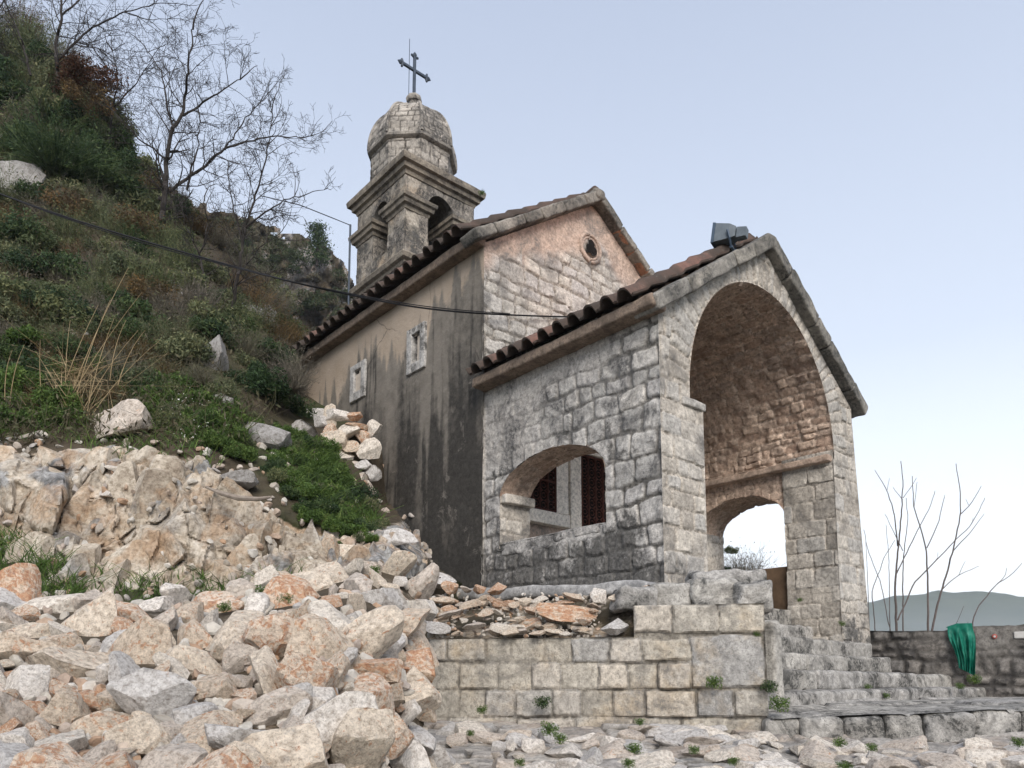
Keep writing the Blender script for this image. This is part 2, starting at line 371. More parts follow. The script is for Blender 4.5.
M['valley'] = simple('valley_scrub', (.05,.065,.05), (.09,.10,.08), .01, 1, bump=0)
M['hill'] = simple('wooded_hill', (.035,.055,.03), (.07,.085,.05), .02, 1, bump=0)
M['grass_straw'] = simple('dry_straw', (.30,.22,.12), (.42,.33,.20), 4, .9, bump=0)
M['wood_dead'] = simple('dead_wood', (.20,.16,.13), (.30,.26,.22), 18, .95)
def leaf(name, stops, trans=.25):
    m, n, b = newmat(name); k = N_(n)
    oi = n.nodes.new('ShaderNodeObjectInfo'); a = k.attr('tint')
    col = k.ramp(a, stops)
    col = k.mix(k.rng(oi.outputs['Random'], 0, 1, 0, .55), col, k.mix(1.0, col, (.75,.85,.55), 'MULTIPLY'))
    k.link(col, b.inputs['Base Color']); b.inputs['Roughness'].default_value = .65
    t = n.nodes.new('ShaderNodeBsdfTranslucent'); k.link(col, t.inputs[0]); x = n.nodes.new('ShaderNodeMixShader'); x.inputs[0].default_value = trans
    k.link(b.outputs[0], x.inputs[1]); k.link(t.outputs[0], x.inputs[2]); k.link(x.outputs[0], n.nodes['Material Output'].inputs[0]); return m
M['grass'] = leaf('green_grass', [(0, (0.044,0.075,0.022)), (.6, (0.094,0.156,0.044)), (1, (0.175,0.237,0.069))])
M['olive'] = leaf('olive_leaf', [(0, (0.058,0.076,0.040)), (.6, (0.119,0.140,0.076)), (1, (0.216,0.216,0.112))])
M['dkgreen'] = leaf('dark_leaf', [(0, (0.023,0.042,0.023)), (.6, (0.052,0.089,0.038)), (1, (0.106,0.138,0.056))])
M['brown'] = leaf('dry_brown_leaf', [(0, (0.068,0.046,0.030)), (.6, (0.135,0.089,0.051)), (1, (0.230,0.135,0.061))])
M['russet'] = leaf('russet_leaf', [(0, (0.046,0.026,0.019)), (.6, (0.111,0.049,0.033)), (1, (0.182,0.078,0.046))])
M['greybrush'] = leaf('grey_brush', [(0, (0.092,0.081,0.070)), (.6, (0.167,0.147,0.125)), (1, (0.250,0.217,0.175))])
M['white_petal'] = simple('white_petal', (.7,.7,.66), (.8,.8,.76), 3, .8, bump=0)
def rubmat():
    m, n, b = newmat('rubble_limestone'); k = N_(n); oi = n.nodes.new('ShaderNodeObjectInfo')
    v = n.nodes.new('ShaderNodeVectorMath'); v.operation = 'ADD'; q = n.nodes.new('ShaderNodeVectorMath'); q.operation = 'SCALE'; q.inputs[0].default_value = (37, 91, 53)
    k.link(oi.outputs['Random'], q.inputs['Scale']); k.link(k.tc.outputs['Object'], v.inputs[0]); k.link(q.outputs[0], v.inputs[1]); vec = v.outputs[0]
    col = k.mix(1.0, oi.outputs['Color'], k.ramp(k.noise(7, 7, .7, vec), [(.34, (.52,.48,.44)), (.52, (1,.98,.96)), (.66, (1.22,1.2,1.17))]), 'MULTIPLY')
    al = oi.outputs['Alpha']
    rust = k.rng(k.math('ADD', k.noise(4.6, 7, .68, vec, .9), k.math('MULTIPLY', k.math('SUBTRACT', al, .5), .28)), .56, .63)
    col = k.mix(k.math('MULTIPLY', rust, .85), col, k.ramp(k.noise(11, 5, .6, vec), [(.36, (.32,.135,.07)), (.5, (.50,.255,.14)), (.64, (.60,.40,.26))]))
    grey = k.rng(k.noise(4.5, 6, .7, vec, .3), .56, .7)
    col = k.mix(k.math('MULTIPLY', grey, .55), col, (.25,.245,.24))
    col = k.mix(k.rng(k.noise(26, 6, .72, vec), .54, .64, 0, .6), col, (.17,.13,.10))
    k.link(col, b.inputs['Base Color'])
    k.link(k.bump(k.math('ADD', k.noise(12, 8, .72, vec), k.math('MULTIPLY', k.noise(45, 5, .7, vec), .4)), .7, .03), b.inputs['Normal']); return m
M['rubble'] = rubmat()
def terrmat():
    m, n, b = newmat('hillside_ground'); k = N_(n)
    rock = k.ramp(k.noise(3, 8, .7), [(.36, (.27,.22,.17)), (.48, (.44,.38,.305)), (.56, (.56,.495,.41)), (.68, (.66,.60,.52))])
    grey = k.ramp(k.noise(6, 7, .7), [(.36, (.11,.11,.108)), (.5, (.26,.255,.25)), (.64, (.46,.455,.44))])
    rock = k.mix(k.rng(k.math('ADD', k.attr('grey'), k.rng(k.noise(1.4, 5, .6), .3, .7, -.3, .3)), .35, .65), rock, grey)
    rock = k.mix(k.rng(k.noise(2.2, 7, .7, dist=.6), .49, .62, 0, .62), rock, k.mix(k.noise(9, 5, .6), (.50,.33,.20), (.34,.22,.13)))
    rock = k.mix(1.0, rock, k.ramp(k.noise(22, 7, .74), [(.36, (.55,.52,.48)), (.5, (1, 1, 1)), (.64, (1.2, 1.2, 1.2))]), 'MULTIPLY')
    rock = k.mix(k.attr('mort'), rock, (.06,.048,.038))
    soil = k.ramp(k.noise(5, 7, .7), [(.3, (.04,.032,.022)), (.7, (.115,.09,.062))])
    gr = k.ramp(k.noise(9, 6, .7), [(.3, (.025,.034,.014)), (.7, (.06,.075,.03))])
    so = k.mix(k.attr('green'), soil, gr)
    col = k.mix(k.rng(k.math('ADD', k.attr('rock'), k.rng(k.noise(4, 6, .7), .3, .7, -.25, .25)), .4, .6), so, rock)
    k.link(col, b.inputs['Base Color']); k.link(k.bump(k.math('ADD', k.noise(10, 8, .72), k.math('MULTIPLY', k.noise(40, 5, .7), .4)), .7, .04), b.inputs['Normal']); return m
M['terrain'] = terrmat()

# ================================================================== THE CHURCH
XP, YF, YN, XR = 5.924, 4.516, 7.316, 10.19       # porch left plane, porch front, nave front, porch right
church = empty('church', (8.05, 8.9, .95))
tag(church, 'old stone chapel with domed bell tower and arched open porch on the slope', 'church')
def gable(U, z0, z1, half): return z1 - (z1 - z0) * np.abs(U - 8.055) / half
def local_beam(g, p0, p1, up, h, side, wd, **k):
    """rough stone bar from p0 to p1, h thick along up, wd deep along side"""
    p0, p1, up, side = [np.array(q, float) for q in (p0, p1, up, side)]; L = np.linalg.norm(p1 - p0); d = (p1 - p0) / L
    t = G(); rough_box(t, (0, 0, 0), (L, wd, h), **k); v = np.concatenate(t.v)
    for q in range(len(t.v)): t.v[q] = p0 + t.v[q][:, :1] * d + t.v[q][:, 1:2] * side + t.v[q][:, 2:] * up
    g.v += t.v; base = g.n
    g.f += [[i + base for i in f] for f in t.f]; g.n += t.n
    for kk in set(list(g.a) + list(t.a)):
        if kk not in g.a: g.a[kk] = [np.zeros(base)]
        g.a[kk] += t.a.get(kk, [np.zeros(t.n)])
    return g
# ---- porch front wall with the great arch
def sdf_front_open(U, V):
    return np.where(V > 2.9, sdf_arch(U, V, 8.02, 1.59, -9, 3.0, 1.70), np.abs(U - 8.12) - 1.46)
def sdf_front(U, V):
    p = np.maximum.reduce([XP - U, U - XR, V - gable(U, 3.74, 5.22, 2.13), .35 - V]); return np.maximum(p, -sdf_front_open(U, V))
_cf = coursed(11, (.15, .27), (.15, .38), .035, 3); _cv = coursed(12, (.36, .37), (.09, .17), .02, 5, lo=1.6, hi=3)
def lay_front(U, V):
    s, d = _cf(U, V); k = 1.59 / 1.70; rho = np.hypot(U - 8.02, (V - 3.0) * k); an = np.arctan2((V - 3.0), U - 8.02) * 1.6
    s2, d2 = _cv(an, rho); m = (V > 3.05) & (rho < 1.95); return np.where(m, s2 + 5000, s), np.where(m, np.minimum(d2, np.abs(1.95 - rho) + .01), d)
def S_front(U, V):
    t = np.clip((3.6 - V) / 3.0, 0, 1); x = U + np.where(U > 9.72, (U - 9.72) / .47 * .21 * t, 0)
    P = np.stack([x, np.full_like(x, YF), V], -1); N = np.zeros(P.shape); N[..., 1] = -1; return P, N
g = G(); relief(g, S_front, (XP, XR), (.35, 5.24), .016, masonry(lay_front, .022, .006, .016, .016, 3, stain=lambda U, V: .55 * sst(1.5, .6, V) * (fbm(uv3(U, V, 2), 3, 5) > 0), edge=lambda U, V: -sdf_front(U, V)), sdf_front)
obj('porch_front_wall', g, M['facade'], church)
# ---- porch side walls
_cs = coursed(21, (.16, .29), (.17, .40), .065, 2.8, rc=.05)
def sdf_side(U, V): return np.maximum(np.maximum.reduce([YF - U, U - YN, V - 3.74, .3 - V]), -sdf_arch(U, V, 6.125, .87, 1.65, 2.24, .42))
_cav = coursed(23, (.2, .21), (.12, .24), .02, 5, lo=.87, hi=1.3)
def lay_side(U, V):
    s, d = _cs(U, V); k = .87 / .42; rho = np.hypot(U - 6.125, (V - 2.24) * k); an = np.arctan2((V - 2.24) * k, U - 6.125)
    return s, d
def plas_side(U, V): return sst(-.1, .35, (V - 3.0) * .55 + (U - 5.7) * .38 + .55 * fbm(uv3(U, V, 1.5), 4, 8)) * sst(2.5, 2.75, V) * .8
def stain_side(U, V):
    k = .87 / .42; rho = np.hypot(U - 6.125, (V - 2.24) * k); bd = .42 * (V > 2.3) * sst(.92, .98, rho) * sst(1.42, 1.1, rho + .2 * vn(uv3(U, V, 4), 3)) + .25 * sst(5.5, 4.9, U) * sst(2.9, 2.0, V)
    return bd + sst(1.95, 1.35, V + .35 * fbm(uv3(U, V, 1.6), 3, 2)) * sst(4.6, 5.1, U) * .62 + .4 * sst(1.3, .9, V)
g = G(); relief(g, plane((XP, 0, 0), (0, 1, 0), (0, 0, 1), (-1, 0, 0)), (YF, YN), (.3, 3.74), .014, masonry(lay_side, .022, .012, .02, .02, 6, stain_side, plas_side, flush=.5, edge=lambda U, V: -sdf_side(U, V)), sdf_side)
obj('porch_side_wall', g, M['side'], church)
g = G(); S, L = strip([(XP, *q) for q in arch_path(6.125, .87, 2.24, 2.24, .42)][::-1], (1, 0, 0))
relief(g, S, (0, L), (0, .5), .018, masonry(coursed(25, (.1, .14), (.2, .35), .015, 4), .02, .006, .02, .012, 2))
obj('side_arch_soffit', g, M['vault'], church)
g = G(); relief(g, plane((0, 6.995, 0), (1, 0, 0), (0, 0, 1), (0, -1, 0)), (XP, 6.43), (1.6, 2.26), .016, masonry(coursed(27, (.14, .2), (.18, .3), .015, 4), .02, .006, .02, .008, 4))
obj('opening_jamb', g, M['facade'], church); g = G()
relief(g, plane((0, 5.255, 0), (1, 0, 0), (0, 0, 1), (0, 1, 0)), (XP, 6.43), (1.6, 2.26), .03, masonry(coursed(28, (.14, .2), (.18, .3), .015, 4), .02, .006, .02, .008, 4))
obj('opening_jamb', g, M['facade'], church)
g = G(); rough_box(g, (5.95, 6.9, 2.17), (6.44, 7.0, 2.29), .04, .02, .008, 3, tint=.9); obj('springer_stone', g, M['facade'], church)
g = G(); rough_box(g, (XP + .004, 5.27, 1.5), (6.45, 6.98, 1.665), .04, .03, .02, 5, tint=.5, stain=.35); obj('opening_sill', g, M['side'], church)
# right-hand side wall, its inner face seen under the vault
def sdf_r(U, V): return np.maximum(np.maximum.reduce([YF - U, U - YN, V - 3.03, .35 - V]), -sdf_arch(U, V, 5.96, .72, 1.2, 2.22, .42))
g = G()
_cr = coursed(31, (.19, .27), (.24, .42), .012, 3)
hfj = masonry(_cr, .018, .005, .014, .014, 7, edge=lambda U, V: U - YF); hfv = masonry(coursed(33, (.085, .13), (.14, .3), .025, 4), .018, .006, .014, .022, 8)
relief(g, plane((9.59, 0, 0), (0, 1, 0), (0, 0, 1), (-1, 0, 0)), (YF, 5.25), (.35, 3.03), .015, hfj)
relief(g, lambda U, V: (np.stack([10.19 + .21 * np.clip((3.6 - V) / 3, 0, 1), U, V], -1), np.broadcast_to(np.array([1., 0, 0]), U.shape + (3,))), (YF, YN), (.35, 3.74), .03, masonry(coursed(35), .03),
       lambda U, V: np.maximum(np.maximum.reduce([YF - U, U - YN, V - 3.74, .35 - V]), -sdf_arch(U, V, 5.96, .72, 1.2, 2.22, .42)))
relief(g, plane((0, 6.68, 0), (1, 0, 0), (0, 0, 1), (0, -1, 0)), (9.6, 10.3), (1.2, 2.24), .03, hfj)
obj('porch_pier_wall', g, M['facade'], church)
g = G(); relief(g, plane((9.62, 0, 0), (0, 1, 0), (0, 0, 1), (-1, 0, 0)), (5.24, YN), (2.0, 3.03), .016, hfv, lambda U, V: np.maximum(np.maximum.reduce([5.24 - U, U - YN, V - 3.03, 2.0 - V]), -sdf_arch(U, V, 5.96, .72, 1.2, 2.22, .42)))
relief(g, plane((9.62, 0, 0), (0, 1, 0), (0, 0, 1), (-1, 0, 0)), (6.68, YN), (.6, 2.0), .03, hfv)
S, L = strip([(9.6, *q) for q in arch_path(5.96, .72, 2.22, 2.22, .42)][::-1], (1, 0, 0)); relief(g, S, (0, L), (0, .68), .02, hfv)
obj('porch_inner_wall', g, M['vault'], church)
g = G(); rough_box(g, (9.66, 5.18, .5), (10.1, 6.75, 1.56), .05, .02, .012, 9); obj('low_parapet', g, M['brownpanel'], church)
g = G(); rough_box(g, (9.48, 4.54, 2.87), (9.66, 7.3, 2.96), .05, .02, .01, 4, tint=.6); obj('impost_band', g, M['vault'], church)
g = G(); rough_box(g, (6.3, 4.56, .5), (6.655, 5.25, 2.9), .05, .03, .014, 14, tint=.6); rough_box(g, (6.3, 4.5, 2.84), (6.70, 5.27, 2.93), .05, .02, .01, 15, tint=.7)
obj('porch_pier', g, M['facade'], church)
# ---- barrel vault
g = G(); A = np.linspace(0, math.pi, 60)
S, L = strip([(8.02 + 1.59 * math.cos(a), YF, 3.0 + 1.70 * math.sin(a)) for a in A], (0, 1, 0))
_lv = coursed(41, (.085, .14), (.12, .30), .03, 4)
def lay_vault(U, V): return _lv(V, U)
relief(g, S, (0, L), (0, YN - YF), .018, masonry(lay_vault, .022, .006, .016, .03, 5, tilt=.016, fr=9, edge=lambda U, V: V))
obj('porch_vault', g, M['vault'], church)
g = G(); rough_box(g, (6.4, 5.2, .6), (9.6, 7.3, .94), .12, .02, .01, 3, tint=.5); obj('porch_floor', g, M['step'], church)
# ---- copings, cornice and tiles
def tiles(g, p0, p1, up, L, pitch=.24, course=.36, seed=0, amp=.058):
    p0, p1, up = [np.array(q, float) for q in (p0, p1, up)]; W = np.linalg.norm(p1 - p0); e = (p1 - p0) / W; up = up / np.linalg.norm(up); n = np.cross(e, up)
    if n[2] < 0: n = -n
    nu = int(W / pitch * 10) + 1; nv = int(L / course * 5) + 1
    U, V = np.meshgrid(np.linspace(0, W, nu), np.linspace(0, L, nv), indexing='ij')
    ci = np.floor(U / pitch); ri = np.floor(V / course + 1e-6); t = hsh(ci * 131 + ri, seed); jit = (hsh(ci * 57 + ri * 3, seed + 3) - .5)
    ph = (U / pitch - ci) - .5 + .06 * jit; hgt = np.where(np.abs(ph) < .33, np.sqrt(np.maximum(1 - (ph / .33) ** 2, 0)) * amp * 1.5, -.3 * amp * np.cos((np.abs(ph) - .33) / .17 * math.pi / 2))
    hgt = hgt + .028 * (1 - (V / course - ri)) + .014 * jit
    Vj = V + np.where(V < 1e-6, 0.05 * jit, 0)
    P = p0 + U[..., None] * e + Vj[..., None] * up + hgt[..., None] * n + .01 * fbm(np.stack([U * 3, V * 3, U * 0], -1), 3, seed)[..., None] * n
    g.add(P, gridf(nu, nv), tint=t); B = P - n * .022; g.add(B, gridf(nu, nv)[:, ::-1], tint=t * .4)
    f = [[i, i + 1, nu + i + 1, nu + i] for i in range(nu - 1)]
    g.add(np.concatenate([P[:, 0], B[:, 0]]), f, tint=np.concatenate([t[:, 0]] * 2) * .5)
    for row in (0, -1): g.add(np.concatenate([P[row], B[row]]), [[i, i + 1, nv + i + 1, nv + i] for i in range(nv - 1)], tint=.3)
    return g
def sl(x0, z0, x1, z1): q = np.array([x1 - x0, 0, z1 - z0]); return q, np.linalg.norm(q)
g = G(); s_, L = sl(5.64, 3.83, 8.055, 5.43); tiles(g, (5.64, 4.6, 3.83), (5.64, 7.30, 3.83), s_, L, seed=1)
s_, L = sl(10.45, 3.86, 8.055, 5.44); tiles(g, (10.45, 4.6, 3.86), (10.45, 7.30, 3.86), s_, L, seed=2); obj('porch_roof', g, M['tile'], church)
g = G(); s_, L = sl(5.60, 5.80, 8.05, 7.36); tiles(g, (5.60, 7.36, 5.83), (5.60, 13.4, 5.83), s_, L, seed=3)
s_, L = sl(10.5, 5.82, 8.05, 7.36); tiles(g, (10.5, 7.36, 5.85), (10.5, 13.4, 5.85), s_, L, seed=4)
roof = obj('nave_roof', g, M['tile'], church)
g = G(); tube(g, [(8.03, y, 7.34 + .02 * math.sin(y * 9)) for y in np.linspace(7.2, 13.3, 40)], .11, 10, tint=.4); obj('ridge_tiles', g, M['tile'], church)
g = G(); local_beam(g, (5.71, 4.42, 3.69), (5.71, 7.31, 3.69), (0, 0, 1), .13, (1, 0, 0), .24, res=.05, bev=.03, amp=.015, s=2)
obj('eave_cornice', g, M['eave'], church)
g = G(); local_beam(g, (5.72, 7.30, 5.68), (5.72, 13.35, 5.68), (0, 0, 1), .14, (1, 0, 0), .22, res=.07, bev=.03, amp=.014, s=3)
obj('eave_cornice', g, M['eave'], church)
def slabs(g, p0, p1, up, h, side, wd, n, s, **k):
    p0, p1, up, side = [np.array(q, float) for q in (p0, p1, up, side)]; r_ = np.random.RandomState(s); t = np.linspace(0, 1, n + 1); t[1:-1] += r_.uniform(-.25, .25, n - 1) / n
    for i in range(n): local_beam(g, p0 + (p1 - p0) * (t[i] + .0015) + up * r_.uniform(-.006, .006), p0 + (p1 - p0) * (t[i + 1] - .0015), up, h * r_.uniform(.88, 1.1), side, wd, s=s * 7 + i, tint=float(r_.rand()), **k)
g = G(); nl = np.array([-1.48, 0, 2.13]) / 2.594; nr = np.array([1.48, 0, 2.13]) / 2.594
slabs(g, (5.80, 4.38, 3.65), (8.06, 4.38, 5.205), nl, .175, (0, 1, 0), .34, 5, 4, res=.035, bev=.025, amp=.022, fr=6)
slabs(g, (10.37, 4.38, 3.635), (8.05, 4.38, 5.205), nr, .175, (0, 1, 0), .34, 5, 5, res=.035, bev=.025, amp=.022, fr=6)
rough_box(g, (7.95, 4.385, 5.18), (8.16, 4.71, 5.375), .04, .05, .015, 6); obj('porch_coping', g, M['coping'], church)
# ---- nave front
def sdf_nf(U, V): return np.maximum.reduce([5.9 - U, U - 10.2, V - gable(U, 5.74, 7.23, 2.15), .8 - V])
def plas_glow_nf(U, V): return sst(-.12, .22, V - (gable(U, 5.76, 7.25, 2.15) - .62) + .34 * fbm(uv3(U, V, 2.2), 4, 9) - .25 * (U < 6.6)) * .95 * (V > 4.5) + .85 * (V < 3.6) * (U > 6.35)  # plastered areas; on the upper gable their warm tint also paints lamp glow
_cn = coursed(51, (.13, .25), (.15, .45), .075, 2.6, rc=.05)
g = G(); relief(g, plane((0, YN, 0), (1, 0, 0), (0, 0, 1), (0, -1, 0)), (5.9, 10.2), (.8, 7.27), .018, masonry(_cn, .022, .012, .018, .02, 12, flush=.6, plaster=plas_glow_nf, stain=lambda U, V: .45 * sst(4.9, 4.2, V) * (V > 3.5)), sdf_nf)
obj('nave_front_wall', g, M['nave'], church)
g = G(); nl = np.array([-1.49, 0, 2.15]) / 2.616; nr = np.array([1.49, 0, 2.15]) / 2.616
slabs(g, (5.70, 7.14, 5.64), (8.06, 7.14, 7.215), nl, .14, (0, 1, 0), .36, 6, 7, res=.035, bev=.025, amp=.022, fr=6)
slabs(g, (10.4, 7.14, 5.64), (8.05, 7.14, 7.215), nr, .13, (0, 1, 0), .36, 6, 8, res=.035, bev=.025, amp=.02, fr=6)
rough_box(g, (7.92, 7.12, 7.2), (8.16, 7.5, 7.40), .04, .08, .012, 9); obj('gable_coping', g, M['coping'], church)
g = G(); local_beam(g, (10.45, 7.17, 5.60), (8.10, 7.17, 7.195), nr, .05, (0, 1, 0), .145, res=.06, bev=.012, amp=.006, s=9); obj('gable_soffit', g, M['soffit'], church)
# oculus: a round moulding with a trefoil opening
oc = np.array([7.965, 7.30, 6.47]); g = G(); A = np.linspace(0, 2 * math.pi, 41)
tube(g, [oc + .215 * np.array([math.cos(a), 0, math.sin(a)]) for a in A], .028, 8, False, plas=.9)
tube(g, [oc + np.array([.165 * math.cos(a), .012, .165 * math.sin(a)]) for a in A], .02, 8, False, plas=.9)
ocu = obj('oculus', g, M['nave'], church)
g = G()
for a in (90, 210, 330):
    c_ = oc + .062 * np.array([math.cos(rad(a)), 0, math.sin(rad(a))]); n0 = 20
    g.add([c_ + np.array([0, -.022, 0])] + [c_ + np.array([.068 * math.cos(q), -.022 - .0004 * a / 90, .068 * math.sin(q)]) for q in np.linspace(0, 6.2832, n0, endpoint=False)], [(0, 1 + i, 1 + (i + 1) % n0) for i in range(n0)])
obj('trefoil', g, M['dark'], ocu)
# door and lattice window inside the porch
def lattice(g, x0, x1, z0, z1, y, r):
    nx = max(1, round((x1 - x0) / (2 * r))); nz = max(1, round((z1 - z0) / (2 * r))); rx = (x1 - x0) / nx / 2; A = np.linspace(0, 2 * math.pi, 13)
    for i in range(nx):
        for j in range(nz):
            c_ = (x0 + rx * (2 * i + 1), z0 + (z1 - z0) / nz * (j + .5))
            tube(g, [(c_[0] + rx * 1.05 * math.cos(a), y, c_[1] + rx * 1.05 * math.sin(a)) for a in A], .011, 5, False)
            tube(g, [(c_[0] + rx * .5 * math.cos(a), y - .004, c_[1] + rx * .5 * math.sin(a)) for a in A[::2]], .008, 4, False)
    for i in range(nx + 1): tube(g, [(x0 + 2 * rx * i, y - .012, z0), (x0 + 2 * rx * i, y - .012, z1)], .01 if 0 < i < nx else .02, 5)
    for z in (z0, (z0 + z1) / 2, z1): tube(g, [(x0, y - .015, z), (x1, y - .015, z)], .018, 5)
g = G()
for a, b in (((7.39, 7.20, .95), (7.61, 7.36, 3.20)), ((8.55, 7.20, .95), (8.76, 7.36, 3.20)), ((7.36, 7.18, 3.205), (8.79, 7.36, 3.37)), ((7.40, 7.225, .95), (7.47, 7.36, 3.19))): rough_box(g, a, b, .08, .015, .004, 2, tint=.6)
door = obj('door_frame', g, M['frame'], church)
g = G(); lattice(g, 7.63, 8.53, .97, 3.18, 7.235, .075); obj('door_grille', g, M['rust'], door)
g = G(); box(g, (7.6, 7.262, .95), (8.56, 7.30, 3.2)); obj('door_backing', g, M['dark'], door)
g = G()
for a, b in (((6.30, 7.19, 2.08), (7.37, 7.36, 2.26)), ((7.12, 7.21, 2.265), (7.36, 7.36, 3.1)), ((6.2, 7.21, 2.265), (6.4, 7.36, 3.1)), ((6.18, 7.19, 3.105), (7.37, 7.36, 3.25))): rough_box(g, a, b, .08, .015, .004, 3, tint=.9)
win = obj('lattice_window_frame', g, M['frame'], church)
g = G(); lattice(g, 6.41, 7.11, 2.27, 3.09, 7.235, .07); obj('window_grille', g, M['rust'], win)
g = G(); box(g, (6.4, 7.262, 2.26), (7.12, 7.30, 3.1)); obj('window_backing', g, M['dark'], win)
# ---- nave side wall, plastered and streaked
W1 = (8.60, 9.07, 4.44, 5.13); W2 = (10.27, 10.75, 4.50, 5.11)
def hole(W, i=.13):
    return lambda U, V: np.maximum(np.abs(U - (W[0] + W[1]) / 2) - (W[1] - W[0]) / 2 + i, np.abs(V - (W[2] + W[3]) / 2) - (W[3] - W[2]) / 2 + i)
h1, h2 = hole(W1), hole(W2)
def sdf_nw(U, V): return np.maximum.reduce([7.30 - U, U - 13.3, V - 5.78, .2 - V, -h1(U, V), -h2(U, V)])
def hf_nw(U, V):
    s1 = fbm(uv3(U * 9, V * .35, 1, 4), 4, 3); s2 = fbm(uv3(U * 2.2, V * .25, 1, 9), 3, 6); bl = fbm(uv3(U, V, 1.1, 2), 4, 11)
    top = 5.18 + .42 * sst(9.2, 7.9, U) - .25 * sst(10.5, 12.5, U)
    st2 = sst(top + .75 * s1 + .1, top - .45 + .75 * s1, V)
    st1 = sst(4.95, 3.2, V + .9 * s1 + .7 * s2 - .45 * sst(8.9, 8.0, U)) * (.58 + .5 * bl) + .45 * sst(2.3, 1.2, V) + .55 * st2 * sst(.12, .38, s1) * sst(5.6, 4.9, V) - .35 * sst(.2, .45, s2 + bl * .5) * sst(1.6, 2.2, V)
    return .010 * fbm(uv3(U, V, 3), 5, 2) + .012 * bl, dict(stain=np.clip(st1 * 1.25 + .12 * st2, 0, 1), plas=st2)
g = G(); relief(g, plane((5.9, 0, 0), (0, 1, 0), (0, 0, 1), (-1, 0, 0)), (7.30, 13.3), (.2, 5.78), .03, hf_nw, sdf_nw)
box(g, (5.95, 13.25, .2), (10.2, 13.3, 5.7)); box(g, (10.15, 7.35, .2), (10.2, 13.2, 5.7)); nave = obj('nave_side_wall', g, M['plaster'], church)
for W, kind in ((W1, 0), (W2, 1)):
    y0, y1, z0, z1 = W; q = .13; g = G()
    for a, b in (((y0, z0), (y0 + q, z1)), ((y1 - q, z0), (y1, z1)), ((y0 + q + .003, z1 - q * .8), (y1 - q - .003, z1)), ((y0 + q + .003, z0), (y1 - q - .003, z0 + q * 1.1))):
        rough_box(g, (5.862, a[0], a[1]), (6.05, b[0], b[1]), .05, .012, .008, kind + int(z0 * 9), tint=.3, stain=.18 if kind else .3)
    fr = obj('window', g, M['winstone'], church); g = G()
    box(g, (6.0, y0 + .1, z0 + .1), (6.02, y1 - .1, z1 - .08)); obj('window_dark', g, M['dark'], fr)
    g = G()
    if kind == 0: box(g, (5.92, y0 + .17, z0 + .15), (5.945, y0 + .26, z1 - .11))
    else:
        box(g, (5.90, y0 + .135, z0 + .15), (5.93, y0 + .235, z1 - .12)); box(g, (5.905, y0 + .24, z0 + .15), (5.93, y1 - .135, z1 - .16))
    obj('shutter', g, M['shutter'], fr)
# ---- bell tower
TX0, TX1, TY0, TY1 = 6.224, 7.63, 9.73, 11.27
sq = [(TX0, TY0), (TX1, TY0), (TX1, TY1), (TX0, TY1)]
g = G(); ct = coursed(61, (.22, .3), (.25, .5), .02, 3)
hft = masonry(ct, .010, .003, .01, .022, 13, stain=lambda U, V: .5 * sst(7.0, 6.4, V) + .35 * (fbm(uv3(U, V, 1.5), 3, 2) > .12))
def sdf_tw(a, b, c_, hw): return lambda U, V: np.maximum(np.maximum.reduce([a - U, U - b, V - 8.25, 5.2 - V]), -sdf_arch(U, V, c_, hw, 7.1, 7.80, hw * 1.05))
for x, n in ((TX0, -1), (TX1, 1)):
    relief(g, plane((x, 0, 0), (0, 1, 0), (0, 0, 1), (n, 0, 0)), (TY0, TY1), (5.2, 8.25), .022, hft, sdf_tw(TY0, TY1, 10.49, .235), flip=n > 0)
    S, L = strip([(x, *q) for q in arch_path(10.49, .235, 7.1, 7.80, .247)][::n], (-n, 0, 0)); relief(g, S, (0, L), (0, .36), .03, hft)
    relief(g, plane((x - n * .36, 0, 0), (0, 1, 0), (0, 0, 1), (-n, 0, 0)), (TY0 + .05, TY1 - .05), (6.9, 8.25), .05, hft, sdf_tw(TY0, TY1, 10.49, .235))
for y, n in ((TY0, -1), (TY1, 1)):
    relief(g, plane((0, y, 0), (1, 0, 0), (0, 0, 1), (0, n, 0)), (TX0, TX1), (5.2, 8.25), .022, hft, sdf_tw(TX0, TX1, 6.93, .26), flip=n < 0)
    S, L = strip([(q[0], y, q[1]) for q in arch_path(6.93, .26, 7.1, 7.80, .273)][::-n], (0, -n, 0)); relief(g, S, (0, L), (0, .36), .03, hft)
    relief(g, plane((0, y - n * .36, 0), (1, 0, 0), (0, 0, 1), (0, -n, 0)), (TX0 + .05, TX1 - .05), (6.9, 8.25), .05, hft, sdf_tw(TX0, TX1, 6.93, .26))
box(g, (TX0 + .3, TY0 + .3, 6.8), (TX1 - .3, TY1 - .3, 6.95)); box(g, (TX0 + .3, TY0 + .3, 8.2), (TX1 - .3, TY1 - .3, 8.28))
tower = obj('bell_tower', g, M['tower'], church)
g = G(); ring(g, sq, [(-.1, 8.170), (.015, 8.180), (.03, 8.240), (.075, 8.260), (.085, 8.330), (.135, 8.345), (.15, 8.430), (.14, 8.455), (-.05, 8.480)], 16, .005, 1); obj('top_cornice', g, M['cornice'], tower)
g = G(); ring(g, sq, [(-.05, 6.610), (.02, 6.620), (.035, 6.670), (.085, 6.700), (.10, 6.770), (.08, 6.810), (.0, 6.840), (-.05, 6.840)], 16, .005, 2, False); obj('base_cornice', g, M['cornice'], tower)
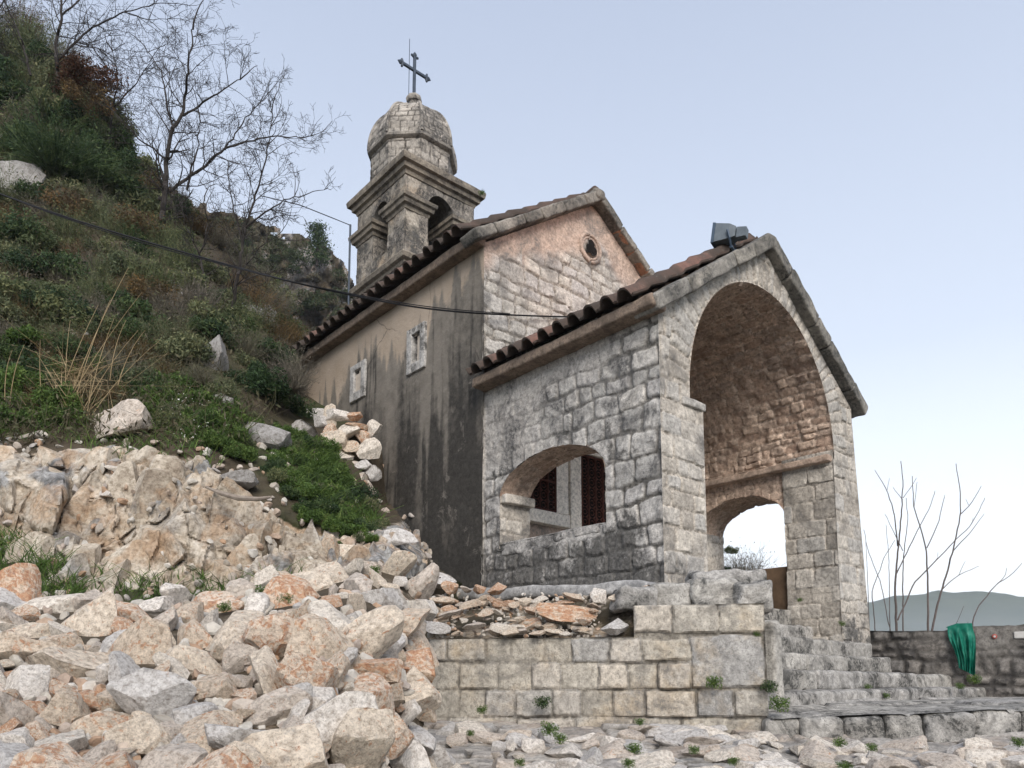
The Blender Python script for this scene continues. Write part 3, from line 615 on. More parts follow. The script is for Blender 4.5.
for x0, x1 in ((TX0, 6.67), (7.19, TX1)):
    for y0, y1 in ((TY0, 10.255), (10.725, TY1)):
        g = G(); ring(g, [(x0, y0), (x1, y0), (x1, y1), (x0, y1)], [(-.05, 7.570), (.012, 7.580), (.025, 7.630), (.065, 7.650), (.075, 7.710), (.105, 7.730), (.11, 7.790), (.02, 7.820), (-.06, 7.830)], 8, .004, 3); obj('impost_cornice', g, M['cornice'], tower)
TC = np.array([6.88, 10.53]); ph0 = rad(22.5)
def octo(r): return [(TC[0] + r * math.cos(ph0 + k * math.pi / 4), TC[1] + r * math.sin(ph0 + k * math.pi / 4)) for k in range(8)]
def octoface(k, rz):
    """one side of an eight sided shell; rz(v)->(corner radius, height)"""
    a0, a1 = ph0 + k * math.pi / 4, ph0 + (k + 1) * math.pi / 4; am = (a0 + a1) / 2
    def S(U, V):
        r, z = rz(V); c0 = np.array([math.cos(a0), math.sin(a0)]); c1 = np.array([math.cos(a1), math.sin(a1)]); t = U[..., None]
        xy = TC + r[..., None] * (c0 * (1 - t) + c1 * t); P = np.concatenate([xy, z[..., None]], -1)
        e = 1e-3; r2, z2 = rz(V + e); dr, dz = (r2 - r) / e, (z2 - z) / e; n = np.stack([math.cos(am) * dz, math.sin(am) * dz, -dr * .924], -1)
        return P, n / (np.linalg.norm(n, axis=-1, keepdims=True) + 1e-9)
    return S
g = G()
for k in range(8):
    lay = coursed(70 + k, (.10, .16), (.12, .26), .022, 5, rc=.025)
    h0 = masonry(lambda U, V, lay=lay: lay(U * .55, V), .012, .008, .012, .007, 70 + k, flush=.25, er=.008)
    relief(g, octoface(k, lambda V: (np.full_like(V, .735), V)), (0, 1), (8.40, 9.2), .03 if False else .028, h0)
obj('drum', g, M['dome'], tower)
g = G(); ring(g, octo(.735), [(-.02, 9.07), (.02, 9.075), (.062, 9.11), (.066, 9.15), (.03, 9.19), (-.05, 9.2)], 6, .003, 4); obj('dome_moulding', g, M['dome'], tower)
def dome_rz(V): a = np.clip(V, 0, 1.2) / 1.2 * (math.pi / 2 - .10); return .785 * np.cos(a) ** .82, 9.17 + .90 * np.sin(a)
g = G()
for k in range(8):
    lay = coursed(90 + k, (.09, .13), (.10, .24), .014, 5, rc=.02)
    relief(g, octoface(k, dome_rz), (0, 1), (0, 1.2), .02, masonry(lambda U, V, lay=lay: lay(U * .58 * np.cos(V), V), .011, .006, .011, .006, 90 + k, flush=.2, er=.007))
    a = ph0 + k * math.pi / 4; vv = np.linspace(0, 1.19, 14); r, z = dome_rz(vv)
    tube(g, [(TC[0] + q * math.cos(a), TC[1] + q * math.sin(a), h) for q, h in zip(r, z)], .028, 6, tint=.7)
obj('dome', g, M['dome'], tower)
g = G(); ring(g, octo(.1), [(.03, 9.96), (.0, 10.06), (0, 10.27), (.03, 10.285), (.045, 10.33), (.03, 10.38), (-.04, 10.40)], 3, .002, 5, tint=.5); obj('finial', g, M['dome'], tower)
g = G(); cz = 10.92
def bar(a, b, wd): rough_box(g, np.minimum(a, b) - wd, np.maximum(a, b) + wd, .1, .01, .002, 3)
c0 = np.array([TC[0], TC[1], 0])
bar(c0 + [0, 0, 10.4], c0 + [0, 0, 11.2], np.array([.026, .022, 0])); bar(c0 + [-.27, 0, cz], c0 + [.27, 0, cz], np.array([0, .0225, .026]))
for d in ((-.27, cz), (.27, cz), (0, 11.2)):
    p = c0 + np.array([d[0], 0, d[1]]); ax = np.array([np.sign(d[0]), 0, 0]) if d[0] else np.array([0, 0, 1.]); sd_ = np.array([ax[2], 0, ax[0]])
    tube(g, [p, p + ax * .03, p + ax * .085], [.03, .042, .006], 6); tube(g, [p - ax * .02, p + sd_ * .075], [.03, .02], 6); tube(g, [p - ax * .02, p - sd_ * .075], [.03, .02], 6)
obj('cross', g, M['iron'], tower, smooth=False)
g = G(); tube(g, [(TC[0] - .1, TC[1] + .02, 10.2), (TC[0] - .1, TC[1] + .02, 11.5)], .006, 5); obj('lightning_rod', g, M['iron'], tower)
# thin plants rooted on the ledge are left to the vegetation below

# ---- floodlight on the porch ridge, trained on the gable (it is lit)
fl = empty('floodlight', (7.52, 4.62, 5.16)); tag(fl, 'grey metal floodlight bolted to the coping near the porch ridge', 'floodlight')
fd = np.array([-.28, .94, .16]); fd /= np.linalg.norm(fd); fr_ = np.cross(fd, [0, 0, 1.]); fr_ /= np.linalg.norm(fr_); fu = np.cross(fr_, fd)
fo = np.array([7.44, 4.62, 5.22])
def fbox(name, secs, mat, parent=fl):
    """secs: list of (distance along the beam, half width, bottom, top)"""
    g = G(); P = []
    for d, hw, b0, b1 in secs: P += [fo + fd * d + fr_ * sx * hw + fu * sz for sx, sz in ((-1, b0), (1, b0), (1, b1), (-1, b1))]
    F = [[3, 2, 1, 0]] + [[4 * i + a, 4 * i + (a + 1) % 4, 4 * i + 4 + (a + 1) % 4, 4 * i + 4 + a] for i in range(len(secs) - 1) for a in range(4)] + [[4 * len(secs) - 4 + a for a in range(4)]]
    g.add(P, F); return obj(name, g, mat, parent, smooth=False)
fbox('housing', [(-.1, .065, -.06, .055), (-.03, .09, -.09, .085), (.13, .11, -.12, .105)], M['lamp_shell'])
fbox('hood', [(.132, .113, -.125, .11), (.165, .116, -.13, .115)], M['lamp_side'])
fbox('gear_box', [(-.22, .05, -.065, .04), (-.112, .055, -.075, .05)], M['lamp_shell'])
g = G()
for s_ in (-1, 1):
    q = fo + fr_ * .115 * s_; tube(g, [q - fd * .02, q - fd * .06 - fu * .1, np.array([7.50, 4.60, 5.04]) + fr_ * .09 * s_], .014, 5)
tube(g, [np.array([7.50, 4.60, 5.04]) + fr_ * .1, np.array([7.50, 4.60, 5.04]) - fr_ * .1], .02, 5); obj('bracket', g, M['lamp_side'], fl)
ml, n_, b_ = newmat('lamp_glass'); b_.inputs['Emission Color'].default_value = (1, .62, .38, 1); b_.inputs['Emission Strength'].default_value = 3
fbox('glass', [(.166, .10, -.11, .095), (.170, .10, -.11, .095)], ml)
ld = bpy.data.lights.new('floodlight_beam', 'SPOT'); lo = bpy.data.objects.new('floodlight_beam', ld); COL.objects.link(lo); lo.parent = fl
ld.energy = 38; ld.color = (1, .52, .32); ld.spot_size = rad(120); ld.spot_blend = .6; ld.shadow_soft_size = .1
lp = np.array([7.36, 4.82, 5.47]); lo.location = lp - wl(fl); lo.rotation_euler = Vector((8.0 - lp[0], 7.3 - lp[1], 6.9 - lp[2])).to_track_quat('-Z', 'Y').to_euler()

# ================================================================== GROUND, STEPS, WALLS
def panel(p0, p1):
    """upright panel between two plan points: pixel -> (u, z), and its surface"""
    p0 = np.array([p0[0], p0[1], 0]); p1 = np.array([p1[0], p1[1], 0]); u = p1 - p0; L = np.linalg.norm(u); u /= L; n = np.array([u[1], -u[0], 0])
    if n @ Fv > 0: n = -n
    def px(x, y): r = ray(x, y); q = r * ((p0 @ n) / (r @ n)); return (q - p0) @ u, q[2]
    return px, plane(p0, u, (0, 0, 1), n), L, u, n
zx = lambda x: 400 + x * .390625
zy = lambda y: 560 + y * .390625
A0, A1 = at(400, 680, 6.75), at(768, 680, 6.0)
px_w, S_w, L_w, u_w, n_w = panel(A0, A1)
rows = [(110, 188, [(597, 696), (697, 813), (814, 932)]), (200, 262, [(-60, 70), (72, 118), (119, 218), (219, 281), (282, 366), (367, 438), (439, 536), (537, 617), (618, 743)]),
        (189, 329, [(745, 932)]), (264, 331, [(-60, 60), (62, 148), (149, 249), (250, 336), (337, 411), (412, 508), (509, 581), (582, 659), (660, 743)]),
        (333, 402, [(-60, 80), (82, 150), (151, 216), (217, 294), (295, 389), (390, 463), (464, 544), (545, 626), (627, 757), (758, 856), (857, 947)]),
        (404, 440, [(-60, 120), (122, 298), (300, 446), (447, 596)]), (404, 470, [(597, 719), (720, 925)])]
rects = []
for y0, y1, bs in rows:
    for x0, x1 in bs:
        ua, za = px_w(zx(x0), zy(y1)); ub, zb = px_w(zx(x1), zy(y0)); rects.append((ua, ub, za, zb))
Rn = np.array(rects)
wall = empty('retaining_wall', tuple((A0 + A1) / 2 * np.array([1, 1, 0]) + np.array([0, 0, -.4])))
tag(wall, 'low dressed limestone block wall with a ragged rubble top below the chapel', 'wall')
ztop_r = Rn[:3, 3].max(); zrow2 = Rn[3:12, 3].max(); zbot = Rn[:, 2].min(); u_step = Rn[0, 0] + .012; u_end = Rn[:, 1].max() - .014; ztop_r -= .012; zrow2 -= .012
def sdf_w(U, V): return np.maximum.reduce([-U, U - u_end, V - np.where(U > u_step, ztop_r, zrow2), zbot - .1 - V])
g = G(); relief(g, S_w, (-.05, u_end + .02), (zbot - .1, ztop_r + .02), .012, masonry(blocks(rects, .02, .03), .035, .004, .018, .016, 21, edge=lambda U, V: np.minimum(u_end - U, np.where(U > u_step, ztop_r, zrow2) - V) + .012, er=.01, tilt=.018), sdf_w)
obj('wall_face', g, M['dress'], wall)
def wbox(name, u0, u1, d0, d1, z0, z1, mat, par, **k):
    """stone block laid along the wall: u along it, d back from its face"""
    g = G(); p = np.array([A0[0], A0[1], 0]); rough_box(g, (u0, d0, z0), (u1, d1, z1), **{**dict(res=.04, bev=.03, amp=.016), **k})
    for q in range(len(g.v)): g.v[q] = p + g.v[q][:, :1] * u_w - g.v[q][:, 1:2] * n_w + g.v[q][:, 2:] * np.array([0, 0, 1.])
    return obj(name, g, mat, par)
wbox('wall_core', .0, u_end - .01, .05, .55, zbot - .3, zrow2 - .01, M['dress'], wall, s=3, tint=.3)
wbox('top_course', u_step + .01, u_end - .01, .05, .5, zrow2 - .02, ztop_r - .005, M['dress'], wall, s=4, tint=.5, amp=.02)
# rough blocks and the mortared ledge behind the top course
for i, (x0, x1, y0, y1, d) in enumerate([(648, 690, 586, 603, 6.7), (688, 735, 581, 603, 6.62), (730, 768, 583, 604, 6.5), (612, 652, 590, 602, 6.6), (690, 762, 572, 588, 7.0)]):
    a, b = at(x0, y1, d), at(x1, y0, d); g = G(); m = (a + b) / 2; hw = np.linalg.norm((b - a)[:2]) / 2; hz = (b[2] - a[2]) / 2
    rough_box(g, (-hw, -.22, -hz - .1), (hw, .25, hz), .025, .06, .06, 60 + i, 5, tint=.3 + .2 * i, stain=.15)
    for q in range(len(g.v)): g.v[q] = m + g.v[q][:, :1] * Rv + g.v[q][:, 1:2] * Fv + g.v[q][:, 2:] * np.array([0, 0, 1.])
    obj('capping_block', g, M['step'], wall)
g = G(); local_beam(g, (5.48, 4.42, .78), (5.5, 7.6, .98), (0, 0, 1), .14, (1, 0, 0), .46, res=.05, bev=.05, amp=.05, s=11, fr=2.2); obj('mortar_ledge', g, M['ledge'], wall)
g = G(); rough_box(g, (5.9, 4.46, -.3), (6.66, 5.2, .95), .05, .04, .02, 12, tint=.4); obj('plinth', g, M['step'], wall)
a = at(775, 690, 6.7); g = G(); rough_box(g, (-.075, -.06, -.2), (.06, .9, .62), .025, .03, .03, 13, 4, tint=.5, stain=.1)
for q in range(len(g.v)): g.v[q] = a + g.v[q][:, :1] * np.array([1, 0, 0]) + g.v[q][:, 1:2] * np.array([0, 1, 0]) + g.v[q][:, 2:] * np.array([0, 0, 1.])
obj('end_slab', g, M['step'], wall)
# steps
steps = empty('stone_steps', (8.2, 3.9, -.2)); tag(steps, 'six worn grey stone steps rising to the open porch', 'steps')
for i, (z0, z1, y0, y1, x0, x1) in enumerate([(-.32, -.095, 3.45, 3.84, 5.8, 12.6), (-.11, .10, 3.80, 4.2, 6.1, 10.10), (.085, .292, 4.15, 4.56, 6.3, 10.19), (.27, .505, 4.485, 4.95, 6.5, 10.44), (.49, .715, 4.9, 5.24, 6.6, 9.66), (.70, .935, 5.2, 5.6, 6.6, 9.66)]):
    g = G(); n = 3 if x1 > 10 else 2; xs = [x0] + sorted(x0 + (x1 - x0) * (k + .35 * hsh(i * 7 + k, 5)) / n for k in range(1, n)) + [x1]
    for k in range(len(xs) - 1): rough_box(g, (xs[k] + .006, y0 + .02 * hsh(k + i * 9, 2), z0), (xs[k + 1] - .006, y1, z1 - .012 * hsh(k + i, 4)), .025, .04, .028, 70 + i * 5 + k, 6, tint=float(hsh(k * 3 + i, 1)), stain=.22)
    obj('step', g, M['step'], steps)
g = G(); rough_box(g, (10.12, 3.82, -.2), (11.35, 4.25, .07), .05, .05, .03, 99, 4, tint=.3, stain=.15); obj('side_step', g, M['step'], steps)
# landing of flagstones in front of the steps, with a kerb of rough blocks
B0, B1 = at(772, 719, 5.9), at(1300, 700, 5.9)
C0, C1 = np.array([5.7, 3.5, -.20]), np.array([13.5, 3.5, -.22])
_cl = coursed(81, (.25, .45), (.4, .9), .05, 2.5, rc=.05)
def S_land(U, V):
    f = (B0 * (1 - U[..., None]) + B1 * U[..., None]); b = C0 * (1 - U[..., None]) + C1 * U[..., None]
    P = f * (1 - V[..., None]) + b * V[..., None]; N = np.zeros(P.shape); N[..., 2] = 1; return P, N
hl = masonry(lambda U, V: _cl(U * 4.2, V * 1.3), .03, .008, .03, .02, 31, tilt=.012)
g = G(); relief(g, S_land, (0, 1), (0, 1), .006, hl); tag(obj('landing', g, M['step']), kind='structure')
kerb = empty('landing_kerb', tuple(B0 * [1, 1, 0] + [0, 0, -.6])); tag(kerb, 'row of rough grey kerb blocks along the front of the flagstone landing', 'kerb')
xs = [767, 800, 842, 884, 925, 972, 1022, 1080, 1150, 1230]
for i in range(len(xs) - 1):
    t0, t1 = [(q - 772) / 528 for q in (xs[i], xs[i + 1])]; a, b = B0 + (B1 - B0) * t0, B0 + (B1 - B0) * t1; e = (b - a); Lk = np.linalg.norm(e); e /= Lk; s_ = np.cross([0, 0, 1], e)
    g = G(); local_beam(g, a + [0, 0, -.33 + .05 * hsh(i, 8)], b + [0, 0, -.33 + .05 * hsh(i, 8)], (0, 0, 1), .335 - .05 * hsh(i, 8), s_, .4, res=.03, bev=.06, amp=.035, s=120 + i, fr=4, tint=float(hsh(i, 3)), stain=.15)
    for q in g.v: q -= s_ * (.06 * float(hsh(i, 6)))
    obj('kerb_block', g, M['step'], kerb)
# trodden rubble path in the foreground: one sheet that carries on under and behind the camera
def zg(lat, d): return np.interp(d, [-12, 0, 2.5, 4.2, 5.6, 6.6, 9, 40], [-2.6, -1.7, -.95, -.56, -.46, -.33, -.5, -6]) + .04 * vn(np.stack([lat * 1.5, d * 1.5, lat * 0], -1), 3)
def S_g(U, V):
    P = U[..., None] * Rv + V[..., None] * Fv; P[..., 2] = zg(U, V); N = np.zeros(P.shape); N[..., 2] = 1; return P, N
_cg = coursed(85, (.2, .36), (.24, .55), .10, 2.4, lo=-14, hi=14, rc=.05)
hg = masonry(lambda U, V: _cg(U + 3, V), .035, .012, .02, .02, 33, tilt=.02, fr=8, plaster=lambda U, V: 0 * U)
g = G(); relief(g, S_g, (-1.6, 5.4), (3.3, 7.2), .02, hg); tag(obj('path', g, M['paving']), kind='structure')
g = G(); relief(g, S_g, (-30, 40), (-12, 30), .5, lambda U, V: (-.12 + .0 * U - 2 * sst(8, 12, V) * sst(-5, 5, U) - 1.2 * sst(5.4, 7, U), dict(rock=.2 + 0 * U, green=.3 + 0 * U))); tag(obj('ground', g, M['terrain']), kind='structure')
# valley floor to the horizon and the hill across the bay
g = G(); relief(g, lambda U, V: (U[..., None] * Rv + V[..., None] * Fv + (-120 - 0 * U)[..., None] * Uv, np.broadcast_to(Uv, U.shape + (3,))), (-3500, 3500), (-3500, 3500), 140); tag(obj('valley', g, M['valley']), kind='structure')
def hill_h(U, V):
    px = 512 + 757 * U / 1500.; rid = np.interp(px, [-400, 300, 700, 870, 905, 940, 990, 1030, 1100, 1300, 1700], [90, 150, 160, 158, 167, 172, 171, 150, 120, 90, 60])
    w = np.exp(-((V - 1500) / 380) ** 2); return (rid + 120) * w * (1 + .03 * fbm(uv3(U, V, .006), 4, 3)) + 10 * fbm(uv3(U, V, .02), 4, 8) * w, {}
g = G(); relief(g, lambda U, V: (U[..., None] * Rv + V[..., None] * Fv + (-122 - 0 * U)[..., None] * Uv, np.broadcast_to(Uv, U.shape + (3,))), (-1900, 2600), (600, 2400), 14, hill_h); tag(obj('hill', g, M['hill']), kind='structure')

g = G(); box(g, (-3900, -3900, -126), (3900, 3900, 95)); hz = obj('haze', g, None, smooth=False); m = bpy.data.materials.new('air'); m.use_nodes = True; n = m.node_tree; n.nodes.remove(n.nodes['Principled BSDF'])
pv = n.nodes.new('ShaderNodeVolumePrincipled'); pv.inputs['Color'].default_value = (.86, .92, 1, 1); pv.inputs['Density'].default_value = .00042; n.links.new(pv.outputs[0], n.nodes['Material Output'].inputs['Volume']); hz.data.materials.append(m); tag(hz, kind='stuff')
# parapet wall on the right and what hangs on it
D0, D1 = at(862, 640, 10.75), at(1110, 640, 9.4)
px_p, S_p, L_p, u_p, n_p = panel(D0, D1)
par = empty('parapet_wall', tuple((D0 + D1) / 2 * [1, 1, 0])); tag(par, 'low dark rubble parapet wall at the landing edge right of the porch', 'wall')
zt = lambda U: np.interp(U, [0, px_p(945, 640)[0], px_p(958, 640)[0], L_p], [px_p(880, 630)[1], px_p(945, 630)[1], px_p(965, 625.5)[1], px_p(1060, 625)[1]]) + .015 * vn(uv3(U * 5, U * 0), 4)
hp = masonry(coursed(87, (.11, .22), (.14, .32), .06, 4, rc=.04), .05, .014, .045, .03, 41, edge=lambda U, V: zt(U) - V + .01, plaster=lambda U, V: .75 * sst(-.1, .25, V - zt(U) + .16 + .25 * vn(uv3(U, V, 2), 5) + .35 * sst(1.25, 1.6, U)))
g = G(); relief(g, S_p, (0, L_p), (-.5, 1.0), .018, hp, lambda U, V: V - zt(U))
us = np.linspace(0, L_p, 90); W = np.linspace(0, .45, 8); Ug, Wg = np.meshgrid(us, W, indexing='ij'); P0 = np.array([D0[0], D0[1], 0])
P = P0 + Ug[..., None] * u_p - Wg[..., None] * n_p; P[..., 2] = zt(Ug) + .02 * fbm(uv3(Ug, Wg, 9), 3, 4) * (Wg > 0); g.add(P, gridf(90, 8), tint=.9, plas=.9)
P = P0 + Ug[..., None] * u_p - .45 * n_p; P[..., 2] = zt(Ug) * (1 - Wg / .45) - 2 * Wg / .45; g.add(P, gridf(90, 8))
M['parapet_'] = stone('parapet_rubble', [(.14,.13,.12),(.23,.21,.19),(.17,.16,.15)], (.06,.055,.05), lichen=.5, lc=(.04,.038,.037), plasc=(.19,.18,.165))
obj('wall_face', g, M['parapet_'], par)
u_, z_ = px_p(995, 631); q = P0 + u_ * u_p + np.array([0, 0, z_]) + n_p * .02
def disc(name, x, y, r, mat, lab, cat):
    u_, z_ = px_p(x, y); q = P0 + u_ * u_p + np.array([0, 0, z_]) + n_p * .0; g = G(); tube(g, [q - n_p * .03, q + n_p * .012, q + n_p * .02], [r, r, r * .7], 14); return tag(obj(name, g, mat), lab, cat)
M['red'] = simple('faded_red_paint', (.30,.07,.06), (.38,.12,.10), 30); M['whitep'] = simple('white_paint', (.42,.41,.39), (.5,.49,.47), 20)
dk = disc('trail_mark', 994.5, 636.5, .032, M['red'], 'small round red trail mark with a white centre on the dark parapet', 'trail mark'); 
u_, z_ = px_p(994.5, 636.5); q = P0 + u_ * u_p + np.array([0, 0, z_]); g = G(); tube(g, [q + n_p * .015, q + n_p * .026], .014, 12); obj('centre_dot', g, M['whitep'], dk)
u_, z_ = px_p(1021, 635); g = G(); rough_box(g, (-.08, -.02, -.045), (.08, .02, .045), .02, .012, .008, 5)
for q in range(len(g.v)): g.v[q] = P0 + (u_ + g.v[q][:, :1]) * u_p + g.v[q][:, 1:2] * n_p + (z_ + g.v[q][:, 2:]) * np.array([0, 0, 1.])
tag(obj('white_stone', g, M['whitep']), 'small white painted patch of stone at the right end of the dark parapet', 'stone')
# green netting hung over the parapet
m, n, b = newmat('green_netting'); k = N_(n); k.link(k.ramp(k.noise(7, 5, .6), [(.36, (.006,.12,.085)), (.5, (.015,.22,.15)), (.64, (.06,.32,.23))]), b.inputs['Base Color']); b.inputs['Roughness'].default_value = .45
t = n.nodes.new('ShaderNodeBsdfTranslucent'); t.inputs[0].default_value = (.02,.3,.2,1); x = n.nodes.new('ShaderNodeMixShader'); x.inputs[0].default_value = .35
k.link(b.outputs[0], x.inputs[1]); k.link(t.outputs[0], x.inputs[2]); k.link(x.outputs[0], n.nodes['Material Output'].inputs[0]); M['net'] = m
uL = px_p(948, 640)[0]; uR = px_p(974, 640)[0]; nu, nv = 44, 70; U, V = np.meshgrid(np.linspace(0, 1, nu), np.linspace(-.25, 1, nv), indexing='ij'); vv = np.clip(V, 0, 1)
botz = px_p(965, 676)[1] * (U) + px_p(955, 668)[1] * (1 - U)
uu = uL + (uR - uL) * (U * (1 - .38 * sst(.2, 1, vv)) + .34 * sst(.1, 1, vv)) + .012 * vn(uv3(U * 3, V * 4), 4)
fold = .022 * np.sin(U * 17 + 2.2 * vv + 1.5 * vn(uv3(U * 2, V * 2), 3)) * sst(-.02, .25, V) + .02 * np.sin(U * 41 + 5 * vv) * sst(.1, .5, V) + .012 * fbm(uv3(U * 5, V * 5), 3, 6)
zz = zt(uu) + .025; zz = zz * (1 - vv) + botz * vv; out = .04 + fold + .06 * sst(0, .7, vv)
P = P0 + uu[..., None] * u_p + np.where(V > 0, out, .04 * (1 + V / .25) + V * 1.2 - .0)[..., None] * n_p; P[..., 2] = zz + .02 * sst(.03, -.03, V)
g = G(); g.add(P, gridf(nu, nv)); g.add(P - n_p * .006, gridf(nu, nv)[:, ::-1]); tag(obj('green_netting', g, M['net']), 'crumpled green plastic netting hung over the dark parapet wall', 'netting')

# ================================================================== ROCKS
def rock_mesh(name, seed, sub=3, cuts=11, flat=1.0, mat=None, rough=.05, tight=(.45, .8)):
    rg = np.random.RandomState(seed); bm = bmesh.new(); bmesh.ops.create_icosphere(bm, subdivisions=sub, radius=1)
    V = np.array([v.co[:] for v in bm.verts]); F = [[v.index for v in f.verts] for f in bm.faces]; bm.free()
    for _ in range(cuts):
        n = rg.normal(size=3); n /= np.linalg.norm(n); d = rg.uniform(*tight); t = np.maximum(V @ n - d, 0); V = V - t[:, None] * n * .97
    V = V * np.array([1, rg.uniform(.65, .95), rg.uniform(.5, .8) * flat]); q = V / np.abs(V).max()
    L = np.linalg.norm(q, axis=1, keepdims=True) + 1e-6
    V = q + q / L * (rough * fbm(q * 2.6 + seed * 3.3, 4, seed)[:, None] + rough * .4 * fbm(q * 7 + seed, 3, seed + 4)[:, None])
    g = G(); g.add(V, F); return mesh(name, g, mat or M['rubble'], True, 17)
RK = [rock_mesh('rubble_stone', 200 + i, 4, 15, rough=.075, tight=(.38, .78)) for i in range(18)]
RKs = [rock_mesh('small_stone', 300 + i, 2, 9) for i in range(6)]
TINT = [(.70,.62,.52,.42), (.72,.67,.60,.3), (.64,.55,.45,.55), (.76,.72,.67,.2), (.60,.54,.48,.35), (.66,.54,.43,.9), (.60,.585,.57,.15), (.70,.60,.50,.75), (.34,.335,.33,.0)]
TNAME = ['cream', 'pale', 'tan', 'white', 'grey beige', 'rust stained', 'light grey', 'orange veined', 'dark grey']
rg = np.random.RandomState(5)
def put_rock(me, p, size, name, rot=None, tint=None, sc=None):
    o = bpy.data.objects.new(name, me); COL.objects.link(o); o.location = p
    o.rotation_euler = rot if rot is not None else (rg.uniform(-1.1, 1.1), rg.uniform(-1.1, 1.1), rg.uniform(0, 6.28)); o.scale = [size * q for q in (sc or (1, 1, 1))]
    o.color = TINT[tint if tint is not None else rg.randint(8)]; return o
def rbf(pts, smooth=1e-3):
    """smooth depth field through control points (pixel x, pixel y, distance)"""
    A = np.array(pts, float); X = A[:, :2] / 300; n = len(A); r = np.linalg.norm(X[:, None] - X[None], axis=-1)
    K = np.zeros((n + 3, n + 3)); K[:n, :n] = r + smooth * np.eye(n); K[:n, n] = 1; K[:n, n + 1:] = X; K[n:, :n] = K[:n, n:].T
    c_ = np.linalg.solve(K, np.concatenate([np.log(A[:, 2]), np.zeros(3)]))
    def f(x, y):
        x = np.asarray(x, float); q = np.stack([x, np.asarray(y, float)], -1) / 300; s_ = c_[n] + q @ c_[n + 1:]
        for i in range(n): s_ = s_ + c_[i] * np.linalg.norm(q - X[i], axis=-1)
        return np.exp(s_)
    return f
def inpoly(x, y, poly):
    x = np.asarray(x, float); y = np.asarray(y, float); r = np.zeros(x.shape, bool); n = len(poly)
    for i in range(n):
        (x1, y1), (x2, y2) = poly[i], poly[(i + 1) % n]
        if y1 == y2: continue
        c_ = ((y1 > y) != (y2 > y)) & (x < (x2 - x1) * (y - y1) / (y2 - y1) + x1); r ^= c_
    return r
heap_d = rbf([(-300,768,2.6),(0,768,2.35),(150,768,2.4),(300,768,2.5),(345,768,2.75),(400,768,3.7),(442,768,4.6),(-300,690,3.2),(0,690,2.85),(150,690,2.9),(300,685,2.95),(345,660,3.35),(400,690,4.2),(442,700,5.0),
              (-300,640,4.0),(0,640,3.8),(150,640,3.8),(300,630,3.8),(370,610,4.5),(425,640,5.4),(-300,600,5.4),(0,600,5.2),(150,600,5.4),(300,592,5.3),(385,582,5.6),(430,595,6.2),(0,575,6.2),(200,580,6.4),(400,565,6.2),(430,572,6.5)])
HEAP = [(-260, 598), (0, 596), (60, 603), (130, 606), (180, 598), (240, 590), (300, 578), (350, 570), (395, 568), (418, 574), (424, 592), (420, 640), (424, 700), (428, 768), (428, 860), (-260, 860)]
# the packed earth and chips the heap rests on
gx, gy = np.meshgrid(np.arange(-290, 446, 6.), np.arange(560, 890, 6.), indexing='ij'); dd = heap_d(gx, np.minimum(gy, 800)) + .13 + .05 * fbm(np.stack([gx / 40, gy / 40, gx * 0], -1), 4, 3)
P = at(gx, gy, dd); f = gridf(*gx.shape); ins = inpoly(gx.ravel()[f].mean(1) + 0, gy.ravel()[f].mean(1) - 6, HEAP); g = G(); g.add(P, f[ins], rock=.35, mort=.35); tag(obj('rubble_bank', g, M['terrain']), kind='structure')
placed = []
def clash(x, y, r): return any((x - a) ** 2 + ((y - b) * 1.25) ** 2 < (.60 * (r + c_)) ** 2 for a, b, c_ in placed)
GROUPH = 'loose stones of the rubble heap at the left'
named = [(216, 692, 46, 'large tan stone with a broken face on the front of the rubble heap', 2), (62, 748, 48, 'big pale stone lying at the bottom left of the rubble heap', 1), (150, 742, 38, 'tall cream stone standing at the foot of the rubble heap', 0), (276, 648, 44, 'broad orange veined slab capping the front corner of the rubble heap', 7),
         (268, 712, 42, 'long grey beige stone below the veined slab on the rubble heap', 4), (92, 700, 34, 'rust stained wedge of stone on the front of the rubble heap', 5), (30, 712, 34, 'rust streaked boulder at the left edge of the rubble heap', 5), (330, 622, 34, 'long pale stone slanting over the rubble heap corner', 1), (205, 745, 38, 'blocky tan stone low on the front of the rubble heap', 2), (322, 700, 30, 'white stone wedged at the corner of the rubble heap', 3)]
for x, y, r, lab, t in named:
    d = float(heap_d(x, y)); o = put_rock(RK[(x + y) % 18], at(x, y, d + .05), r / 757 * d * 1.05, 'rubble_stone', (rg.uniform(-.3, .3), rg.uniform(-.3, .3), rg.uniform(0, 6.28)), t, (1, .85, .8)); placed.append((x, y, r * .82)); tag(o, lab, 'stone')
cnt = 0; small = []
for rmin, rmax, tries in ((27, 36, 1500), (18, 27, 9000), (12, 18, 22000), (8, 12, 22000)):
    for _ in range(tries):
        x, y = rg.uniform(-60, 445), rg.uniform(563, 800)
        if not inpoly(np.array(x), np.array(y), HEAP): continue
        d = float(heap_d(x, min(y, 800))); k = np.interp(d, [2.4, 4, 6.5], [1.25, .85, .62]); r = rg.uniform(rmin, rmax) * k
        if clash(x, y, r): continue
        if cnt >= 288: break
        placed.append((x, y, r)); t = rg.randint(8); o = put_rock(RK[rg.randint(18)], at(x, y, d + rg.uniform(-.02, .06)), r / 757 * d * 1.42, 'rubble_stone', None, t, (1, .9, .85))
        zone = 'on the front face of' if y > 680 and x < 330 else ('on the right hand end of' if x > 345 and y > 600 else 'on top of')
        tag(o, 'angular %s limestone %s the rubble heap' % (TNAME[t], zone), 'stone', GROUPH + ', ' + TNAME[t] + ' ' + zone.split()[1]); cnt += 1
